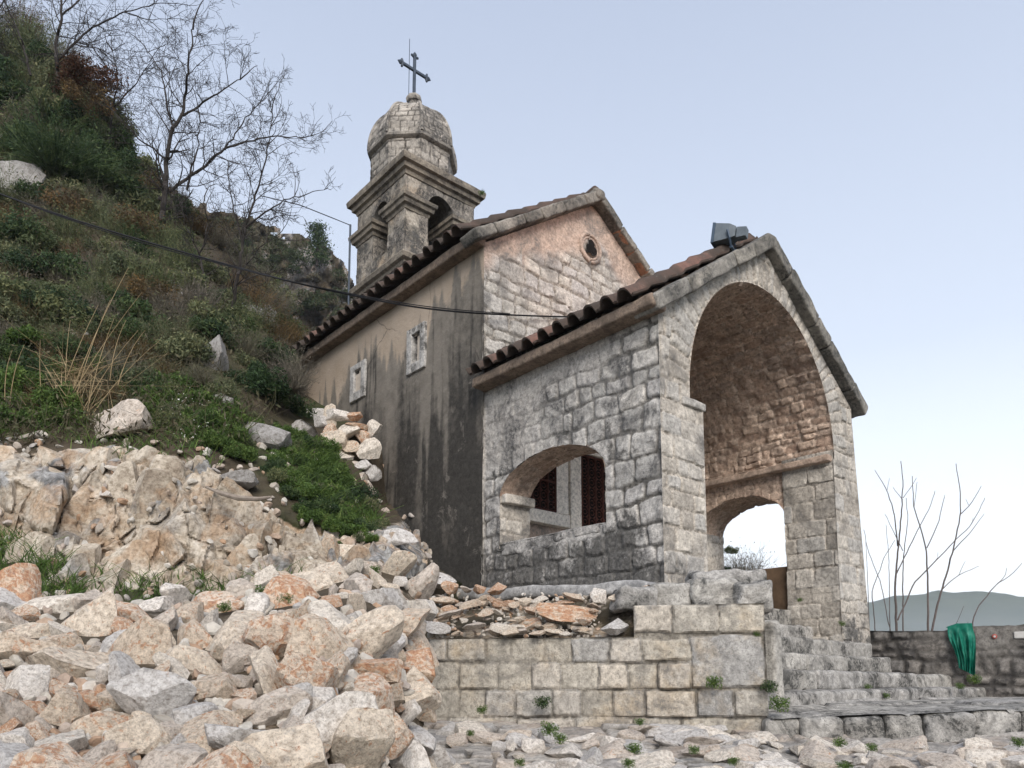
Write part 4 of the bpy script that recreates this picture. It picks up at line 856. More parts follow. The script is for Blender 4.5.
def rocks_stuff(name, pts, mat, kind='stuff'):
    """many chips as one object"""
    g = G(); src = [(np.array([v.co[:] for v in me.vertices]), [list(p.vertices) for p in me.polygons]) for me in RKs]
    for p, s_ in pts:
        v, f = src[rg.randint(6)]; q = rg.normal(size=4); q /= np.linalg.norm(q); w_, x_, y_, z_ = q
        Rm = np.array([[1 - 2 * (y_ * y_ + z_ * z_), 2 * (x_ * y_ - z_ * w_), 2 * (x_ * z_ + y_ * w_)], [2 * (x_ * y_ + z_ * w_), 1 - 2 * (x_ * x_ + z_ * z_), 2 * (y_ * z_ - x_ * w_)], [2 * (x_ * z_ - y_ * w_), 2 * (y_ * z_ + x_ * w_), 1 - 2 * (x_ * x_ + y_ * y_)]])
        g.add(p + (v * s_) @ Rm.T, f, tint=rg.rand(), grey=rg.rand() * .6)
    o = obj(name, g, mat, smooth=False); o['kind'] = kind; return o
def chipmat():
    m, n, b = newmat('stone_chips'); k = N_(n)
    col = k.ramp(k.attr('tint'), [(0, (.36,.31,.26)), (.3, (.52,.48,.42)), (.55, (.60,.57,.52)), (.75, (.42,.27,.17)), (1, (.46,.44,.42))])
    col = k.mix(1.0, col, k.ramp(k.noise(16, 6, .7), [(.3, (.6,) * 3), (.7, (1.1,) * 3)]), 'MULTIPLY'); k.link(col, b.inputs['Base Color']); k.link(k.bump(k.noise(30, 6, .7), .5), b.inputs['Normal']); return m
M['chips'] = chipmat()
pts = []
for _ in range(1500):
    x, y = rg.uniform(-120, 445), rg.uniform(563, 840)
    if inpoly(np.array(x), np.array(y), HEAP): d = float(heap_d(x, min(y, 800))); pts.append((at(x, y, d + rg.uniform(.08, .14)), rg.uniform(6, 13) / 757 * d * np.interp(d, [2.4, 6.5], [1.2, .7])))
rocks_stuff('stone_chips', pts, M['chips'])
pts = []
for _ in range(170):
    x, y = rg.uniform(-250, -75), rg.uniform(600, 800); d = float(heap_d(x, min(y, 800))); pts.append((at(x, y, d), rg.uniform(14, 32) / 757 * d))
rocks_stuff('rubble', pts, M['chips'])

# ---- hillside
wd0 = lambda x, y: float(onx(x, y, 5.9) @ Fv) + .04
hill_d = rbf([(a_, b_, c_ or wd0(a_, b_)) for a_, b_, c_ in [(-300,600,6.5),(0,605,6.4),(200,602,6.9),(300,594,6.9),(400,572,7.0),(440,577,7.4),(-300,540,7.0),(0,540,7.3),(0,470,7.6),(0,450,8.0),(60,560,6.9),(100,550,7.2),(100,470,7.6),(100,440,8.3),(200,560,7.1),(200,480,7.5),(200,455,7.9),(280,560,7.15),(290,525,7.7),(350,545,7.7),(400,530,7.9),(418,562,7.9),
              (-300,400,9.5),(0,400,9),(100,400,9.1),(200,425,8.5),(250,470,8.3),(300,485,8.5),(350,505,8.6),(388,505,0),(380,445,0),(384,475,0),(412,535,0),(432,570,0),(462,590,0),(0,300,11),(100,320,11),(200,350,10.5),(265,400,10.2),(300,430,10.4),(340,450,10.4),(-300,200,14),(0,200,14),(100,230,14),(200,270,14),(265,340,13),(300,390,13.6),
              (-300,60,18),(0,100,17),(60,90,17),(100,120,17),(150,180,17),(200,220,17.5),(260,270,19),(290,330,17)]])
wd_ = lambda x, y, e=.03: float(onx(x, y, 5.9) @ Fv) + e
LIM = [(-300, -20), (-60, 10), (0, 45), (55, 50), (90, 80), (110, 125), (140, 170), (175, 205), (215, 235), (250, 262), (280, 300), (300, 350), (312, 395), (381, 420), (386, 475), (390, 503), (414, 533), (434, 566), (470, 588), (470, 600), (-300, 640)]
gx, gy = np.meshgrid(np.arange(-300, 482, 1.5), np.arange(-20, 640, 1.5), indexing='ij')
ROCKY = [(-300, 462), (0, 455), (60, 452), (115, 445), (160, 452), (200, 458), (235, 492), (262, 510), (300, 530), (345, 522), (378, 530), (410, 520), (432, 545), (430, 580), (300, 590), (262, 592), (60, 588), (40, 548), (0, 535), (-300, 535)]
rw = inpoly(gx, gy, ROCKY).astype(float)
for _ in range(22): rw = (rw + np.roll(rw, 1, 0) + np.roll(rw, -1, 0) + np.roll(rw, 1, 1) + np.roll(rw, -1, 1)) / 5
# fractured faces: tilted facets between near-vertical cracks
def facets(x, y, seed, sx, sy):
    u = x / sx + .35 * fbm(np.stack([x / 60, y / 60, x * 0], -1), 3, seed); v = y / sy + .35 * fbm(np.stack([x / 60, y / 60, x * 0 + 5], -1), 3, seed + 1)
    iu, iv = np.floor(u).astype(int), np.floor(v).astype(int); F1 = np.full(x.shape, 9.); F2 = F1.copy(); idn = np.zeros(x.shape, int); lx = np.zeros(x.shape); ly = lx.copy()
    for a in (-1, 0, 1):
        for b in (-1, 0, 1):
            c0, c1 = iu + a, iv + b; qx = c0 + .5 + .45 * _h(c0, c1, c0 * 0, seed); qy = c1 + .5 + .45 * _h(c0, c1, c0 * 0 + 1, seed); dx, dy = u - qx, v - qy; d = np.hypot(dx, dy)
            m = d < F1; F2 = np.where(m, F1, np.minimum(F2, d)); idn = np.where(m, c0 * 71 + c1, idn); lx = np.where(m, dx, lx); ly = np.where(m, dy, ly); F1 = np.minimum(F1, d)
    q_ = sst(0, .16, F2 - F1); h1, h2, h3 = [q_ * _h(idn, idn * 3 + q, idn * 0 + 7, seed + q) for q in range(3)]
    return F2 - F1, h1 * .5 + h2 * lx * .9 + h3 * ly * .6
e1, t1 = facets(gx, gy, 3, 58, 78); e2, t2 = facets(gx, gy, 9, 20, 34)
cm = fbm(np.stack([gx / 40, gy / 40, gx * 0 + 3], -1), 3, 4)
cr = np.maximum((1 - sst(.0, .045, e1)) * sst(-.35, .1, cm), .55 * (1 - sst(.0, .07, e2)) * sst(-.1, .2, -cm))
bumpy = fbm(np.stack([gx / 26, gy / 30, gx * 0], -1), 5, 21)
disp = rw * (.34 * t1 + .13 * t2 - .07 * cr + .13 * bumpy + .03 * fbm(np.stack([gx / 6, gy / 6, gx * 0], -1), 3, 2)) + (1 - rw) * (.02 * hill_d(gx, gy)) * bumpy
P = at(gx, gy, hill_d(gx, gy) - disp); f = gridf(*gx.shape); keep = inpoly(gx.ravel()[f].mean(1) + 6 * 0, gy.ravel()[f].mean(1), LIM)
patch = sst(.18, .4, fbm(np.stack([gx / 45, gy / 40, gx * 0 + 8], -1), 4, 30)) * .6 * sst(520, 420, gy)
g = G(); g.add(P, f[keep], rock=np.clip(rw + patch * (1 - rw), 0, 1), grey=np.clip(.25 + .5 * sst(.05, .4, bumpy) * sst(520, 470, gy) + patch + .5 * sst(300, 400, gx) * rw, 0, 1) , mort=np.clip(cr * rw * .85, 0, 1), green=sst(-.2, .3, fbm(np.stack([gx / 70, gy / 50, gx * 0 + 2], -1), 3, 12)))
tag(obj('hillside', g, M['terrain']), kind='structure')
FACE = [(-300, 462), (0, 458), (60, 455), (115, 447), (165, 455), (205, 462), (238, 495), (262, 512), (300, 532), (345, 525), (378, 533), (408, 528), (430, 548), (428, 585), (300, 592), (262, 594), (60, 590), (40, 552), (0, 540), (-300, 540)]
src_f = []
for i in range(12):
    me_ = rock_mesh('block', 700 + i, 4, 17, rough=.06, tight=(.34, .66)); src_f.append((np.array([v.co[:] for v in me_.vertices]), [list(p.vertices) for p in me_.polygons])); bpy.data.meshes.remove(me_)
g = G(); pf = []
for rr, tries in (((22, 34), 500), ((13, 22), 2500), ((7, 13), 6000), ((4, 7), 5000)):
    for _ in range(tries):
        x, y = rg.uniform(-130, 432), rg.uniform(445, 594); q = rg.uniform(*rr) * (.5 if x > 325 else 1)
        if not inpoly(np.array(x), np.array(y - q * .75), FACE) or any(((x - a) / .8) ** 2 + ((y - b) / 1.25) ** 2 < (.52 * (q + c_)) ** 2 for a, b, c_ in pf): continue
        pf.append((x, y, q)); v, fl_ = src_f[rg.randint(12)]; d = float(hill_d(x, y)); s_ = q / 757 * d * 1.32; a_ = rg.normal() * .45; ca, sa = math.cos(a_), math.sin(a_); tl = rg.normal() * .22
        v = v[:, [2, 1, 0]] * np.array([.95, .8, 1.12]); az_ = rg.uniform(-.9, .9); v = np.stack([v[:, 0] * math.cos(az_) - v[:, 1] * math.sin(az_), v[:, 0] * math.sin(az_) + v[:, 1] * math.cos(az_), v[:, 2]], -1); v = np.stack([v[:, 0] * ca - v[:, 1] * sa, v[:, 0] * sa + v[:, 1] * ca, v[:, 2] + tl * v[:, 0]], -1)
        P_ = at(x, y, d + s_ * .42 + .05 * rg.rand()) + s_ * (v[:, :1] * Rv + v[:, 1:2] * Fv + v[:, 2:] * Uv); gq = float(np.clip((.18 if y > 475 else .42) + (.3 if x > 300 else 0) + rg.normal() * .2, 0, 1)); g.add(P_, fl_, rock=1.0, grey=gq, mort=.45 * sst(.35, 1.0, v[:, 1]))
o = bpy.data.objects.new('rock_face', mesh('rock_face', g, M['terrain'], True, 16)); COL.objects.link(o); tag(o, kind='structure')
# boulders and crags standing in the slope
BO = [(125, 425, 42, 'white topped boulder leaning on the grassy slope above the rock face', 4, (1, .8, .75)), (38, 437, 16, 'small pale boulder at the left of the grassy slope', 1, (1, .8, .9)), (238, 482, 24, 'dark grey rounded boulder above the fractured rock face', 8, (1, .8, .8)), (394, 537, 25, 'grey lichened boulder at the foot of the plastered chapel wall', 6, (1, .8, .85)), (440, 580, 20, 'grey block lying between rubble heap and chapel wall', 6, (1, .7, .6)),
      (212, 366, 26, 'tall lichened grey crag in the shrubs below the chapel roof', 8, (.55, .6, 1.2)), (225, 405, 22, 'grey crag in the middle of the green slope', 8, (.8, .7, 1.1)), (262, 440, 26, 'grey outcrop beside the green herbs near the chapel', 8, (1, .7, .8)), (12, 190, 34, 'grey bare rock high on the left of the slope', 8, (1, .8, 1.2)), (35, 180, 22, 'grey rock hump high on the shrub slope at the left', 8, (.8, .8, 1.3)), (5, 140, 16, 'bare grey knob of rock at the upper left edge', 8, (1, .8, 1.1)), (312, 415, 14, 'grey stone at the end of the dry stone wall by the chapel', 6, (1.3, .8, .8)),
      (300, 225 + 205, 18, 'grey boulder among herbs below the dry stone wall', 6, (.9, .8, 1)), (352, 552, 20, 'cream boulder low in the rock face near the chapel', 0, (1, .8, .9)), (92, 555, 10, 'small white stone in the grass under the rock face', 3, (1, .8, .7)), (330, 548, 16, 'tan rock wedge under the green herbs', 2, (.7, .8, 1.1)),
      (290, 455, 12, 'small tan stone in the herbs under the crag', 2, (1, .8, .8)), (345, 140 + 400, 12, 'narrow cream stone stuck in the bank', 0, (.7, .8, 1.1)), (106, 494, 9, 'little white rock resting on the fractured rock face', 3, (1, .7, .6)), (150, 497, 10, 'little flat tan stone resting on the fractured rock face', 2, (1, .7, .5)), (118, 470, 14, 'pale stone at the upper edge of the rock face', 1, (1.2, .8, .7))]
for i, (x, y, r, lab, t, sc) in enumerate(BO):
    d = float(hill_d(x, y)); o = put_rock(RK[(i * 5 + 7) % 18], at(x, y, d), r / 757 * d * 1.15, 'boulder', (rg.uniform(-.25, .25), rg.uniform(-.25, .25), YAW * -1 + rg.uniform(-.5, .5)), t, sc); tag(o, lab, 'boulder')
pts = []
for _ in range(900):
    x, y = rg.uniform(-40, 430), rg.uniform(440, 600)
    if rw[int((x + 300) / 1.5), int((y + 20) / 1.5)] < .4 or rg.rand() < .25: pts.append((at(x, y, float(hill_d(x, y)) - .03), rg.uniform(2.5, 6.5) / 757 * 8))
rocks_stuff('scree', pts, M['chips'])
# dry stone wall against the chapel's far side
dw = empty('dry_stone_wall', tuple(at(340, 490, 10.3))); tag(dw, 'short stub of dry stone wall against the plastered side of the chapel', 'wall')
def dstone(x, y, wd, ht, d, t, k):
    me = RK[k % 18]; o = put_rock(me, at(x, y, d) - wl(dw), wd / 757 * d * .74, 'wall_stone', (rg.uniform(-.2, .2), rg.uniform(-.2, .2), -YAW + rg.uniform(-.3, .3)), t, (1, .8, ht / wd * 1.75)); o.parent = dw
for i, (x, y, wd, ht, t) in enumerate([(338, 415, 22, 9, 3), (356, 416, 18, 8, 5), (372, 426, 14, 16, 1), (364, 436, 16, 16, 7), (346, 432, 28, 16, 1), (331, 418, 12, 12, 0), (334, 443, 22, 14, 0), (349, 447, 14, 10, 2), (367, 450, 20, 17, 1), (342, 458, 22, 11, 1), (330, 432, 14, 10, 7), (354, 470, 14, 10, 4), (362, 466, 26, 13, 6), (372, 474, 14, 14, 6), (350, 484, 24, 12, 4), (368, 488, 14, 10, 4), (338, 472, 18, 12, 0), (356, 426, 20, 7, 5), (322, 420, 14, 10, 6)]): dstone(x, y, wd, ht, 10.35 - (y - 415) * .002, t, i)
g = G(); a = at(345, 455, 10.6); rough_box(g, a - [.2, .2, .55], a + [.25, .3, .3], .06, .1, .06, 5, tint=.2, rock=.3, mort=.5); obj('wall_core', g, M['terrain'], dw)
# bank of earth and broken stone above the dressed wall
ns, nt_ = 60, 24; Sg, Tg = np.meshgrid(np.linspace(0, 1, ns), np.linspace(0, 1, nt_), indexing='ij')
fr0 = np.array([A0[0], A0[1], 0]) - n_w * .12; front = fr0 + Sg[..., None] * u_w * (u_step + .25); front[..., 2] = zrow2 - .02
back = np.stack([5.75 + 0 * Sg, 7.9 - 3.6 * Sg, .86 + 0 * Sg], -1); P = front * (1 - Tg[..., None]) + back * Tg[..., None]; P[..., 2] += .10 * np.sin(Tg * 3.14) + .05 * fbm(P * 4, 4, 3)
g = G(); g.add(P, gridf(ns, nt_), rock=.42 + .5 * fbm(P * 3, 3, 5), mort=.15, green=.1, grey=-.3); tag(obj('earth_bank', g, M['terrain']), kind='structure')
BK = [(452, 588, 17, 5, (.8, .7, 1)), (445, 600, 18, 2, (1.2, .8, .55)), (432, 627, 17, 6, (1.1, .8, .7)), (470, 605, 13, 2, (1.4, .8, .5)), (480, 590, 12, 5, (.9, .8, .8)), (497, 589, 14, 5, (1, .8, .7)), (455, 612, 12, 4, (1.6, .8, .5)), (486, 612, 14, 2, (1.3, .8, .6)), (499, 627, 12, 1, (1.3, .8, .6)), (510, 632, 12, 0, (1.4, .8, .5)), (540, 633, 11, 2, (1.3, .8, .5)), (475, 626, 13, 4, (1.4, .8, .5)),
      (520, 620, 9, 0, (1, .8, .7)), (540, 599, 11, 1, (.9, .8, .8)), (560, 612, 30, 5, (1.3, .6, .55)), (598, 597, 14, 3, (1, .8, .9)), (622, 600, 18, 0, (1.2, .8, .7)), (615, 627, 18, 6, (1.1, .8, .75)), (585, 622, 13, 7, (1.3, .8, .6)), (555, 631, 10, 0, (1.2, .8, .6)), (512, 605, 8, 2, (1, .8, .7)), (530, 610, 9, 7, (1.2, .8, .6)), (640, 592, 15, 7, (1.3, .8, .7)), (574, 597, 12, 2, (1.2, .8, .6)), (467, 590, 10, 4, (1.2, .8, .6))]
for i, (x, y, r, t, sc) in enumerate(BK):
    d = float(np.interp(y, [585, 610, 637], [7.1, 6.75, 6.5])) - (x - 450) * .0016; o = put_rock(RK[(i * 3 + 1) % 18], at(x, y, d), r / 757 * d * .95, 'broken_stone', (rg.uniform(-.35, .35), rg.uniform(-.35, .35), -YAW * 0 - rad(48) * 0 + rg.uniform(-.5, .5)), t, sc)
    o['category'] = 'stone'
    if r >= 17 and i not in (1,): o['label'] = {0: 'rust red stone under the mortar ledge at the left of the bank', 2: 'grey lichened block on the left end of the dressed wall', 14: 'long rust stained slab lying in the bank above the dressed wall', 16: 'tilted cream stone at the right of the long rusty slab', 17: 'square grey block beside the top course of the dressed wall'}.get(i, 'broken stone %s' % i)
    else: o['label'] = 'broken %s stone in the earth bank above the dressed wall' % TNAME[t]; o['group'] = 'broken %s stones in the bank above the dressed wall' % TNAME[t]
for i in range(60):
    x, y = rg.uniform(435, 596), rg.uniform(597, 636); d = .03 + float(np.interp(y, [585, 610, 637], [7.15, 6.8, 6.55])) - (x - 450) * .0016; t = rg.choice([0, 1, 2, 2, 4, 5, 5, 7])
    o = put_rock(RK[rg.randint(18)], at(x, y, d), rg.uniform(5, 11) / 757 * d, 'broken_stone', (rg.uniform(-.3, .3), rg.uniform(-.3, .3), rg.uniform(0, 6)), t, (1.25, .8, .6)); tag(o, 'broken %s stone in the earth bank above the dressed wall' % TNAME[t], 'stone', 'broken %s stones in the bank above the dressed wall' % TNAME[t])
pts = [(at(x, y, float(np.interp(y, [585, 610, 637], [7.15, 6.85, 6.58])) + .05 - (x - 450) * .0016), rg.uniform(1.2, 3.6) / 757 * 6.8) for x, y in zip(rg.uniform(430, 600, 420), rg.uniform(594, 637, 420))]
rocks_stuff('broken_chips', pts, M['chips'])
# loose stones on the path
for i in range(190):
    for _ in range(40):
        lat, d = rg.uniform(-.6, 4.3), rg.uniform(3.9, 6.05); p = lat * Rv + d * Fv; p[2] = float(zg(np.array(lat), np.array(d))); X = 512 + 757 * lat / d
        if X > 432 and X < 1040 and not (X > 765 and d > 5.5): break
    t = rg.choice([1, 4, 3, 4, 6, 6, 1, 4]); big = i < 95; o = put_rock(RK[rg.randint(18)], p + [0, 0, .012 if big else .005], rg.uniform(.10, .22) if big else rg.uniform(.035, .09), 'path_stone', (rg.uniform(-.2, .2), rg.uniform(-.2, .2), rg.uniform(0, 6.28)), t, (1, .85, .6))
    tag(o, '%s %s stone lying loose on the rubble path below the wall' % ('flat' if big else 'small', TNAME[t]), 'stone', 'loose %s %s stones on the path' % ('flat' if big else 'small', TNAME[t]))

# ================================================================== PLANTS
rg = np.random.RandomState(77)
def leaves(g, C_, s_, k, tint=None, long=1.6):
    """k small folded leaves of size s_ at the points C_"""
    n = len(C_); d = k.normal(size=(n, 3)); d /= np.linalg.norm(d, axis=1, keepdims=True); q = k.normal(size=(n, 3)); e = np.cross(d, q); e /= np.linalg.norm(e, axis=1, keepdims=True)
    s_ = np.broadcast_to(s_, (n,))[:, None] * k.uniform(.6, 1.3, (n, 1)); P = np.stack([C_ - d * s_ * long, C_ + e * s_ * .5, C_ + d * s_ * long, C_ - e * s_ * .5], 1).reshape(-1, 3)
    t = k.rand(n) if tint is None else tint; g.add(P, np.arange(4 * n).reshape(n, 4), tint=np.repeat(t, 4))
def ribbon(g, pts, wd, tint):
    pts = np.asarray(pts); t = np.gradient(pts, axis=0); s_ = np.cross(t, rg.normal(size=3)); s_ /= np.linalg.norm(s_, axis=1, keepdims=True) + 1e-9; w = (wd * np.linspace(1, .25, len(pts)))[:, None]
    P = np.stack([pts - s_ * w, pts + s_ * w], 1).reshape(-1, 3); g.add(P, [[2 * i, 2 * i + 1, 2 * i + 3, 2 * i + 2] for i in range(len(pts) - 1)], tint=tint)
def leaf_bush(name, mat, seed, n=3800, s_=.035, lumps=14, squash=.8, long=1.6):
    k = np.random.RandomState(seed); g = G(); L = k.normal(size=(lumps, 3)); L = L / np.linalg.norm(L, axis=1, keepdims=True) * k.uniform(.3, .8, (lumps, 1)); L[:, 2] = np.abs(L[:, 2]) * squash; lr = k.uniform(.18, .42, lumps); lt = k.uniform(-.38, .38, lumps)
    i = k.randint(lumps, size=n); v = k.normal(size=(n, 3)); v /= np.linalg.norm(v, axis=1, keepdims=True); C_ = L[i] + v * lr[i][:, None] * k.uniform(.3, 1.1, (n, 1)) ** .6; C_[:, 2] = np.maximum(C_[:, 2], -.1)
    leaves(g, C_, s_, k, np.clip(k.rand(n) * .75 + .12 + lt[i], 0, 1), long)
    for j in range(lumps * 2): e = L[j % lumps] + k.normal(size=3) * .2; ribbon(g, [np.array([0, 0, -.2]) * (1 - t) + e * t + np.array([0, 0, .12]) * t * (1 - t) for t in np.linspace(0, 1, 5)], .012, .2)
    return mesh(name, g, mat, False)
def twig_bush(name, mat, seed, n=420, lean=.7, leafn=500, s_=.022, wd=.007):
    k = np.random.RandomState(seed); g = G(); tips = []
    for _ in range(n):
        a = k.uniform(0, 6.28); r0 = k.uniform(0, .35); b = np.array([r0 * math.cos(a), r0 * math.sin(a), -.15]); d = np.array([math.cos(a + k.normal() * .5) * lean * k.rand(), math.sin(a + k.normal() * .5) * lean * k.rand(), k.uniform(.35, 1.05)]); L = k.uniform(.5, 1.15); w_ = k.normal(size=3) * .12
        pts = [b + d * L * t + w_ * math.sin(3 * t) + np.array([0, 0, -.35 * lean * t * t * np.hypot(d[0], d[1])]) for t in np.linspace(0, 1, 6)]; ti = k.rand(); ribbon(g, pts, wd, ti)
        for q in range(3):
            p = pts[k.randint(2, 6)]; e = (pts[-1] - pts[0]) * .25 + k.normal(size=3) * .13; ribbon(g, [p, p + e * .5 + k.normal(size=3) * .02, p + e], wd * .6, ti); tips.append(p + e)
    tips = np.array(tips)
    if leafn: C_ = tips[k.randint(len(tips), size=leafn)] + k.normal(size=(leafn, 3)) * .05; leaves(g, C_, s_, k)
    return mesh(name, g, mat, False)
BM = {'grey': [twig_bush('shrub', M['greybrush'], 400 + i) for i in range(3)], 'olive': [leaf_bush('shrub', M['olive'], 410 + i, 3200, .038) for i in range(3)], 'dark': [leaf_bush('shrub', M['dkgreen'], 420 + i, 3600, .04) for i in range(3)],
      'brown': [leaf_bush('shrub', M['brown'], 430 + i, 2000, .032) for i in range(2)], 'herb': [leaf_bush('herb', M['grass'], 440 + i, 3400, .042, 16, .8, 1.9) for i in range(3)], 'russet': [leaf_bush('shrub', M['russet'], 450, 3400, .03)], 'twigolive': [twig_bush('shrub', M['olive'], 460 + i, 330, .6, 1600, .02) for i in range(2)],
      'broom': [twig_bush('shrub', M['dkgreen'], 470, 900, 1.1, 2600, .022)], 'twigbrown': [twig_bush('shrub', M['brown'], 480 + i, 360, .7, 700, .022) for i in range(2)]}
LAB = {'grey': ('leafless grey twiggy shrub on the steep slope left of the chapel', 'shrub'), 'olive': ('olive green leafy shrub on the steep slope left of the chapel', 'shrub'), 'dark': ('dark green evergreen shrub on the slope left of the chapel', 'shrub'), 'brown': ('shrub with withered brown leaves on the slope left of the chapel', 'shrub'),
       'herb': ('bright green leafy herb clump above the fractured rock face', 'herb'), 'twigolive': ('thin stemmed olive shrub with sparse leaves on the slope', 'shrub'), 'twigbrown': ('tangle of dry brown stems on the slope left of the chapel', 'shrub')}
def put_bush(kind, x, y, rpx, d, lab=None, sc=(1, 1, 1), cat=None):
    me = BM[kind][rg.randint(len(BM[kind]))]; o = bpy.data.objects.new('herb' if kind == 'herb' else 'shrub', me); COL.objects.link(o); o.location = at(x, y, d); s_ = rpx / 757 * d
    o.scale = (s_ * sc[0], s_ * sc[1], s_ * sc[2]); o.rotation_euler = (rg.uniform(-.2, .2), rg.uniform(-.2, .2), rg.uniform(0, 6.28))
    if lab: tag(o, lab, cat or 'shrub')
    else: tag(o, LAB[kind][0], LAB[kind][1], LAB[kind][0].replace('shrub', 'shrubs').replace('clump', 'clumps'))
    return o
def fill(poly, n, kinds, r, sep=.62, lift=0):
    pl = []; xs_ = [p[0] for p in poly]; ys_ = [p[1] for p in poly]
    for _ in range(n * 30):
        x, y = rg.uniform(min(xs_), max(xs_)), rg.uniform(min(ys_), max(ys_))
        if not inpoly(np.array(x), np.array(y), poly): continue
        q = rg.uniform(*r)
        if any((x - a) ** 2 + (y - b) ** 2 < (sep * .5 * (q + c_)) ** 2 for a, b, c_ in pl): continue
        pl.append((x, y, q)); put_bush(kinds[rg.randint(len(kinds))], x, y + q * .3, q, float(hill_d(x, min(y, 600))) - .05 - .004 * q)
        if len(pl) >= n: break
fill([(-60, 70), (0, 55), (60, 62), (95, 90), (130, 150), (165, 200), (90, 210), (-60, 190)], 42, ['dark', 'olive', 'twigolive', 'olive', 'dark', 'grey'], (26, 44))
fill([(-60, 190), (90, 200), (165, 195), (215, 232), (255, 262), (280, 300), (285, 330), (200, 330), (-60, 310)], 95, ['grey', 'olive', 'twigolive', 'olive', 'twigbrown', 'grey', 'twigolive', 'dark', 'dark', 'olive'], (22, 50))
fill([(-60, 300), (120, 320), (200, 320), (282, 315), (292, 345), (285, 385), (262, 400), (225, 345), (150, 385), (-60, 380)], 70, ['grey', 'twigbrown', 'olive', 'twigolive', 'dark', 'olive', 'dark'], (20, 42))
fill([(-60, 360), (100, 350), (150, 385), (100, 410), (40, 425), (-60, 440)], 30, ['herb', 'herb', 'herb', 'dark', 'twigbrown'], (16, 32))
fill([(140, 385), (180, 372), (225, 395), (260, 420), (255, 455), (215, 448), (165, 430)], 30, ['herb', 'herb', 'herb', 'olive'], (14, 28))
fill([(262, 430), (290, 425), (320, 440), (335, 470), (365, 500), (382, 528), (352, 536), (310, 515), (275, 480)], 60, ['herb', 'herb', 'olive', 'herb', 'dark'], (13, 28), .5)
fill([(300, 395), (285, 350), (262, 350), (262, 400), (285, 420)], 9, ['dark', 'grey', 'grey', 'dark'], (18, 30))
fill([(315, 500), (385, 525), (395, 545), (330, 545)], 6, ['olive', 'herb'], (8, 13))
put_bush('russet', 92, 88, 44, 15.5, 'rounded russet brown creeper mass hanging at the top of the slope', (1, 1, .8), 'creeper'); put_bush('brown', 88, 105, 30, 15.4, 'withered brown leaf clump under the russet creeper')
put_bush('broom', 62, 168, 58, 14.6, 'dark green drooping broom bush high on the slope', (1, 1, 1)); put_bush('dark', 25, 150, 40, 15.0, 'dark evergreen bush beside the drooping broom bush')
put_bush('dark', 270, 395, 34, 10.2, 'dark rounded bush against the near end of the chapel eaves'); put_bush('grey', 292, 385, 34, 10.4, 'leafless grey bush brushing the far corner of the chapel wall', (1, 1, 1.2))
put_bush('dark', 722, 572, 12, 12.5, 'dark bush seen low through the porch side opening'); put_bush('grey', 745, 580, 34, 14.5, 'bare twiggy bush seen through the porch side opening'); put_bush('olive', 731, 552, 10, 14, 'small olive bush on the rock behind the porch')
o = put_rock(RK[3], at(704, 590, 12.9), .95, 'boulder', (0, .5, .6), 6, (.62, .7, 1.25)); tag(o, 'steep grey rock seen through the porch side opening', 'boulder')

for x, y, r, kd in [(-20, 42, 34, 'dark'), (15, 50, 30, 'olive'), (48, 58, 26, 'dark'), (72, 66, 24, 'brown'), (108, 112, 26, 'olive'), (120, 140, 26, 'dark'), (138, 165, 26, 'olive'), (152, 188, 24, 'brown'), (172, 206, 22, 'dark'), (195, 222, 22, 'twigbrown'), (218, 236, 20, 'grey'), (240, 255, 20, 'olive'), (260, 278, 22, 'grey'), (276, 300, 22, 'grey'), (288, 330, 22, 'twigbrown'), (0, 95, 36, 'dark'), (40, 110, 34, 'olive'), (-30, 120, 36, 'olive'), (105, 175, 34, 'dark'), (70, 205, 30, 'brown'), (20, 230, 32, 'dark'), (140, 225, 30, 'brown'), (50, 300, 30, 'dark'), (25, 335, 26, 'herb'), (70, 350, 24, 'dark'), (225, 300, 26, 'olive'), (150, 290, 28, 'brown'), (245, 345, 26, 'grey'), (180, 345, 24, 'olive'), (110, 330, 26, 'olive'), (200, 375, 20, 'grey'), (248, 375, 24, 'dark')]:
    put_bush(kd, x, y + r * .35, r * 1.15, float(hill_d(x, y + 8)) - .25)
for x, y, r, kd in [(8, 40, 40, 'twigolive'), (40, 42, 36, 'twigolive'), (-15, 20, 40, 'grey'), (70, 60, 30, 'grey'), (25, 20, 30, 'twigbrown'), (215, 330, 30, 'dark'), (240, 318, 30, 'olive'), (262, 350, 32, 'dark'), (200, 300, 30, 'grey'), (275, 365, 26, 'grey'), (10, 290, 36, 'olive'), (95, 290, 32, 'twigolive'), (130, 262, 34, 'olive'), (60, 262, 34, 'dark'), (180, 255, 30, 'twigolive'), (20, 380, 30, 'herb'), (60, 395, 26, 'herb'), (-20, 410, 30, 'herb')]:
    put_bush(kd, x, y + r * .35, r * 1.15, float(hill_d(x, y + 8)) - .3)
